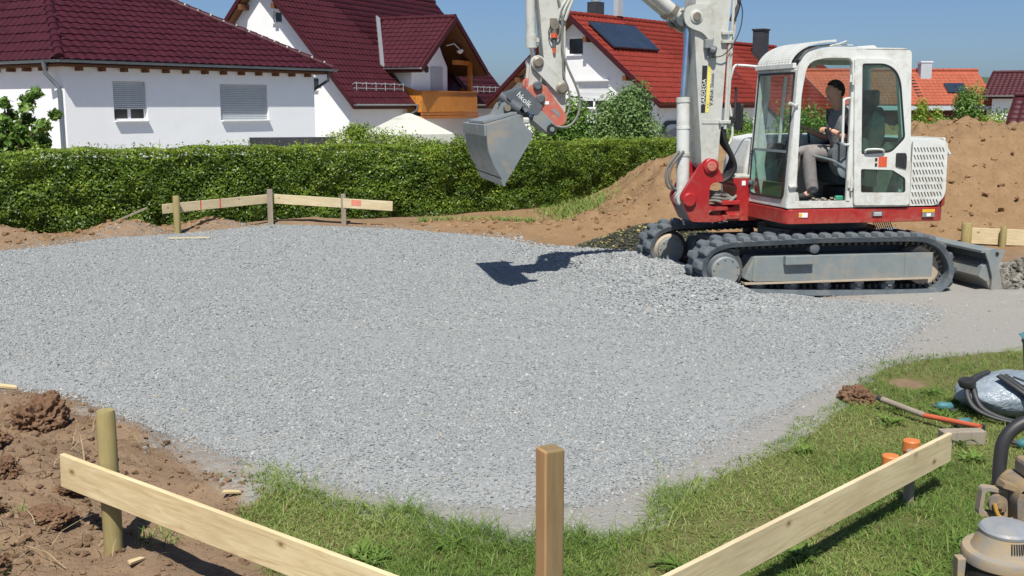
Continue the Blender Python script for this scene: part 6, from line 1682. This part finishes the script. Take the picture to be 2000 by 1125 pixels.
for x in (.66, 1.02): 
    o = MB().bb(x, x + .02, -.0145, -.0132, -.148, .001).build('spray_mark', 'spray', bd1)
o = MB().bb(1.36, 1.53, -.0145, -.0132, -.11, -.015).build('spray_mark', mat_plain('faded_pink_spray', (.62, .22, .15), .8), bd2)
bb3 = thing('batter_board', 'batter board on two short round posts behind the dozer blade at right', 'batter board', (6.6, 15.8, 0), 0, 'batter boards marking out the building pad')
round_post(bb3, 6.54, 15.75, .075, -.2, .33); round_post(bb3, 6.98, 15.55, .045, -.2, .30)
plank('board', (6.6, 15.72, .265), (7.9, 15.45, .235), .23, .03, 'board_b', bb3)
# loose laths on the soil bank and the far gravel
o = MB().bb(-.35, .35, -.025, .025, -.012, .012).build('loose_lath', 'post_grey', None, label='short grey lath leaning on the soil bank before the hedge', cat='lath')
o.location = (-6.0, 17.05, gz0(-6.0, 17.05) + .09); o.rotation_euler = (0, rad(-22), rad(25))
o = MB().bb(-.3, .3, -.02, .02, -.008, .008).build('loose_lath', 'board_b', None, label='thin pale lath lying flat on the far gravel', cat='lath')
o.location = (-4.75, 16.1, .075); o.rotation_euler = (0, 0, rad(8))
for X, Y, r, lab in ((-1.45, 5.42, .5, 'pale wood chip on the soil behind the long board'), (-1.62, 4.48, 1.2, 'small wood chip beside the shadow of the long board'), (-3.62, 7.62, .2, 'flat pale wood scrap at the left edge of the gravel')):
    o = MB().prism([(-.05, -.014), (.05, -.010), (.04, .012), (-.03, .018)], 0, .01, 'z').build('wood_chip', 'board', None, label=lab, cat='wood chip')
    o.location = (X, Y, gz0(X, Y) + .012); o.rotation_euler = (.1, .15, r)
    if X < -3: o.scale = (1.8, 1.8, 1.5)

# ---------------------------------------------------------------- pipes, tools and machines at the right front
M['orange_pipe'] = mat_plain('orange_sewer_pipe', (.60, .19, .05), .5)
for (X, Y, zt, lab) in ((2.147, 5.70, .225, 'taller orange pipe stub behind the right board'), (2.04, 5.70, .14, 'shorter orange pipe stub behind the right board')):
    t = thing('pipe_stub', lab, 'pipe', (X, Y, 0), 0, 'orange pipe stubs in the lawn')
    mb = MB().lathe([(.040, 0), (.040, zt)], (0, 0, -.05), (0, 0, 1), 24); mb.build('pipe', 'orange_pipe', t, smooth=True)
    MB().lathe([(.041, 0), (.046, .006), (.046, .054), (.041, .06)], (0, 0, zt - .06), (0, 0, 1), 24).build('cap', 'orange_pipe', t, smooth=True)
sh = thing('tool_shaft', 'grey and red tool shaft lying in the lawn at the board end', 'tool', (2.42, 6.98, gz0(2.42, 6.98) + .03))
e = Vector((.36, -.60, .05))
MB().cyl((0, 0, .05), e * .48, .020, .019, 12).build('grey_sleeve', 'post_grey', sh, smooth=True); MB().cyl(e * .48, e * 1.05, .017, .016, 12).build('red_shaft', mat_plain('red_tool_shaft', (.5, .11, .05), .5), sh, smooth=True)
MB().cyl((-.02, .03, .055), (0, 0, .05), .016, .021, 10).build('end_cap', 'anthracite', sh)
o = MB().bb(-.13, .13, -.04, .04, 0, .085).build('wood_block', 'post_grey', None, label='weathered wooden block lying behind the right board end', cat='block', bev=.006)
o.location = (2.66, 6.28, gz0(2.66, 6.28)); o.rotation_euler = (0, 0, rad(4))

M['teal'] = mat_plain('teal_tool_plastic', (.05, .17, .19), .6)
def drill(name, lab, loc, rz, s=1):
    t = thing(name, lab, 'power tool', loc, rz, 'teal power tools in the lawn')
    MB().lathe([(.03, 0), (.045, .02), (.048, .12), (.04, .15), (.02, .17)], (-.10, 0, .05), (1, 0, 0), 14).build('motor_housing', 'teal', t, smooth=True)
    MB().lathe([(.022, 0), (.024, .03), (.012, .06)], (.07, 0, .05), (1, 0, 0), 12).build('chuck', 'anthracite', t, smooth=True)
    MB().tube([(-.03, 0, .05), (-.05, .10, .045), (-.06, .17, .04)], [.022, .02, .026], 10).build('handle', 'teal', t, smooth=True)
    MB().box((-.06, .19, .045), (.08, .05, .07)).build('battery', 'black', t, bev=.01)
    t.scale = (.62,) * 3
    return t
drill('cordless_drill', 'teal power drill lying behind the wooden block', (2.80, 6.62, gz0(2.8, 6.6)), rad(200))
drill('cordless_drill', 'teal power tool beside the black handle bar', (2.99, 6.18, gz0(3, 6.2)), rad(150))
drill('cordless_drill', 'teal-nosed tool half under the plastic sack', (2.83, 7.0, gz0(2.83, 7.)), rad(170))

# plastic-wrapped sack with black hoses
k = NT('milky_blue_plastic_film'); 
k.col(k.mix(k.ramp(k.noise(7, 6, .65, dist=.8), [(.3, 0.), (.7, 1.)]), (.17, .22, .26), (.31, .36, .40))); k.set(Roughness=.22, Specular__IOR__Level=.6); k.bump(k.noise(9, 4, .55, dist=1.5), .6, .03); M['film'] = k.m
sk_ = thing('plastic_sack', 'milky blue plastic-wrapped sack with black hoses lying on the lawn', 'sack', (3.30, 6.98, gz0(3.3, 6.98)))
sk_.scale = (.95, .85, .62)
bm = bmesh.new(); bmesh.ops.create_icosphere(bm, subdivisions=4, radius=1)
from mathutils import noise as mnoise
for v in bm.verts:
    d = v.co.normalized(); f = 1 + .10 * mnoise.noise(d * 2.2 + Vector((3, 1, 7))) + .05 * mnoise.noise(d * 6)
    p = Vector((d.x * .42 * f, d.y * .33 * f, d.z * .24 * f + .19))
    p.z += .10 * d.x * -.2 + (.06 if d.x > 0 else 0) * d.x
    p.x *= 1 - .25 * max(0, d.z)
    v.co = p
me = bpy.data.meshes.new('film'); bm.to_mesh(me); bm.free()
link('film', me, 'film', sk_); me.polygons.foreach_set('use_smooth', [True] * len(me.polygons))
for off in (0, .035):
    MB().tube([(-.20 + off, -.16, .45), (-.10 + off, -.33, .33), (.02 + off, -.42, .18), (.16 + off, -.46, .06), (.30 + off, -.46, .03)], .024, 10, 5).build('hose', 'hose', sk_, smooth=True)
for off in (0, .05):
    MB().tube([(-.20, .02, .43), (-.33, -.05, .38), (-.40 + off, -.14, .28), (-.38 + off, -.24, .14), (-.26 + off, -.34, .06), (-.08 + off, -.42, .03)], .021, 10, 5).build('hose', 'hose', sk_, smooth=True)
mb = MB().lathe([(.03, 0), (.055, .02), (.06, .08), (.05, .10)], (-.38, -.10, .30), (-.2, -.2, 1), 14); mb.build('hose_end', 'black', sk_, smooth=True)
MB().tube([(-.12, -.20, .45), (-.04, -.27, .41), (.10, -.28, .385)], .012, 6).build('strap', 'anthracite', sk_)

# bucket with trowel at the right edge
bu = thing('mortar_bucket', 'black mortar bucket with teal trowel at the right edge', 'bucket', (3.84, 7.72, gz0(3.84, 7.72)))
MB().lathe([(.13, 0), (.165, .30), (.172, .30), (.172, .315), (.155, .315), (.12, .03)], (0, 0, 0), (0, 0, 1), 28).build('pail', 'black', bu, smooth=True)
MB().box((-.12, -.06, .38), (.20, .09, .006), Matrix.Rotation(rad(-12), 3, 'Y') @ Matrix.Rotation(rad(20), 3, 'X')).build('trowel_blade', 'teal', bu)
MB().cyl((-.15, -.08, .34), (-.18, -.06, .46), .02, .016, 10).build('trowel_handle', 'teal', bu, smooth=True)
MB().box((0, -.05, .40), (.14, .08, .05)).build('float_grip', mat_plain('terracotta_grip', (.42, .16, .09), .7), bu, bev=.01)
MB().tube([(-.17, -.05, .22), (-.08, -.19, .27), (.1, -.2, .3)], .02, 8, 3).build('pipe_handle', 'ex_dark', bu, smooth=True)

# plate compactor in the right bottom corner
M['eng'] = mat_var('dusty_engine_plastic', (.17, .185, .20), (.24, .25, .255), 7, .6, .1, 60, dirt=(.33, .25, .145), dscale=8, damt=(.30, .56))
M['eng_metal'] = mat_var('dusty_cast_metal', (.10, .105, .11), (.17, .17, .165), 10, .6, .25, 80, dirt=(.27, .195, .105), dscale=9, damt=(.34, .58))
M['amber'] = mat_var('amber_paint', (.36, .18, .02), (.44, .23, .03), 6, .5, dirt=(.25, .18, .1), dscale=8)
pc = thing('plate_compactor', 'dusty plate compactor with black handle bar and petrol engine at the right corner', 'plate compactor', (1.75, 3.87, -.035))
# engine shroud: recoil dome with slots
ec = Vector((.02, -.12, .42))
MB().lathe([(.138, 0), (.146, .004), (.147, .034), (.142, .043), (.121, .047)], ec, (0, -.05, 1), 48).build('shroud_rim', 'eng', pc, smooth=True)
MB().lathe([(.117, .045), (.113, .050), (.092, .108), (.088, .110)], ec, (0, -.05, 1), 48).build('recoil_dome', 'eng', pc, smooth=True)
MB().lathe([(.086, .108), (.093, .110), (.094, .120), (.086, .129), (.05, .134), (.001, .135)], ec, (0, -.05, 1), 48).build('dome_lid', mat_var('blue_grey_lid', (.19, .215, .245), (.26, .285, .315), 6, .35, dirt=(.30, .27, .22), dscale=7, damt=(.45, .7)), pc, smooth=True)
for g0 in (-102, -62):
    for i in range(6):
        t = rad(g0 + i * 4.6)
        p = ec + Vector((.1035 * math.cos(t), .1035 * math.sin(t), .080))
        R = Matrix.Rotation(t, 3, 'Z') @ Matrix.Rotation(rad(-20), 3, 'Y')
        MB().box(p, (.010, .0045, .036), R).build('vent_slot', 'dark', pc)
MB().lathe([(.138, 0), (.14, .05)], ec + Vector((0, 0, -.05)), (0, 0, 1), 36).build('fan_gap', 'dark', pc, smooth=True)
MB().prism(round_poly([(-.14, -.30), (.30, -.30), (.30, .10), (-.02, .10), (-.08, -.10), (-.14, -.16)], .04), .24, .345, 'z').build('engine_block', 'eng_metal', pc, smooth=True, bev=.02, seg=3)
MB().prism(round_poly([(-.17, .255), (.02, .235), (.02, .32), (-.03, .345), (-.13, .35), (-.17, .32)], .03), -.345, -.29, 'y').build('muffler_cover', 'eng_metal', pc, smooth=True, bev=.015, seg=3)
MB().bb(-.125, -.065, -.349, -.340, .298, .306).build('cover_slot', 'dark', pc)
for x, y in ((-.165, -.24), (-.13, -.27), (.0, -.27), (.14, -.26)): MB().lathe([(.022, 0), (.022, .03), (.012, .035)], (x, y, .34), (0, 0, 1), 12).build('bolt_boss', 'eng_metal', pc, smooth=True)
MB().prism([(-.165, .30), (-.145, .30), (-.14, .45), (-.17, .45)], -.18, -.14, 'y').build('side_bracket', 'eng', pc, bev=.004)
MB().bb(.0, .36, -.30, .40, .055, .10).build('base_plate', 'eng_metal', pc, bev=.015)
MB().prism([(-.08, .06), (.3, .06), (.3, .24), (-.08, .24)], -.25, .0, 'y').build('exciter', 'ex_dark', pc, bev=.02)
# handle bar
MB().tube([(-.105, .20, .06), (-.105, .22, .45), (-.10, .235, .68), (-.085, .24, .76), (-.03, .245, .815), (.05, .245, .83), (.40, .245, .835)], .026, 14, 5).build('handle_bar', 'black', pc, smooth=True)
# fuel tank and air filter behind the dome
MB().prism(round_poly([(-.02, .48), (.30, .48), (.32, .56), (.30, .64), (.0, .645), (-.03, .60)], .03), .02, .22, 'y').build('air_filter', 'eng_metal', pc, smooth=True, bev=.02, seg=3)
MB().bb(.03, .32, .06, .20, .645, .71).build('filter_lid', 'eng_metal', pc, bev=.015)
MB().prism(round_poly([(-.02, .34), (.32, .34), (.32, .475), (.10, .475), (-.02, .44)], .03), .04, .24, 'y').build('amber_housing', 'amber', pc, smooth=True, bev=.015)
MB().prism(round_poly([(-.135, .50), (-.02, .49), (-.02, .60), (-.125, .615)], .02), .10, .14, 'y', [round_poly([(-.118, .515), (-.03, .505), (-.03, .585), (-.112, .60)], .015)]).build('control_bracket', 'eng', pc, bev=.004)
MB().lathe([(.035, 0), (.035, .02), (.012, .022), (.012, .035)], (-.07, .10, .553), (0, -1, 0), 18).build('throttle_wheel', 'eng_metal', pc, smooth=True)
M['wire'] = mat_plain('ochre_fuel_hose', (.45, .26, .05), .5)
MB().tube([(-.09, .07, .56), (-.075, .06, .515), (-.03, .06, .50), (.005, .07, .525), (.005, .09, .57)], .008, 8, 5).build('fuel_hose', 'wire', pc, smooth=True)
MB().tube([(-.075, .07, .51), (-.04, .05, .47), (-.015, .04, .42), (-.005, .02, .37), (-.03, .0, .33)], .008, 8, 5).build('fuel_hose', 'wire', pc, smooth=True)
mb = MB().lathe([(.03, 0), (.035, .06), (.02, .09)], (-.06, .06, .38), (0, 0, 1), 12); mb.box((-.03, .08, .42), (.07, .05, .09)); mb.build('carburettor', 'eng_metal', pc, smooth=True, bev=.006)
MB().box((-.02, .09, .62), (.09, .06, .02), Matrix.Rotation(.3, 3, 'Y')).build('filter_clip', 'eng_metal', pc)
for o in list(pc.children):
    if o.name.split('.')[0] in ('handle_bar', 'air_filter', 'filter_lid', 'amber_housing', 'control_bracket', 'throttle_wheel', 'fuel_hose', 'carburettor', 'filter_clip'):
        o.location.x += .245 if o.name.startswith('handle') else .15
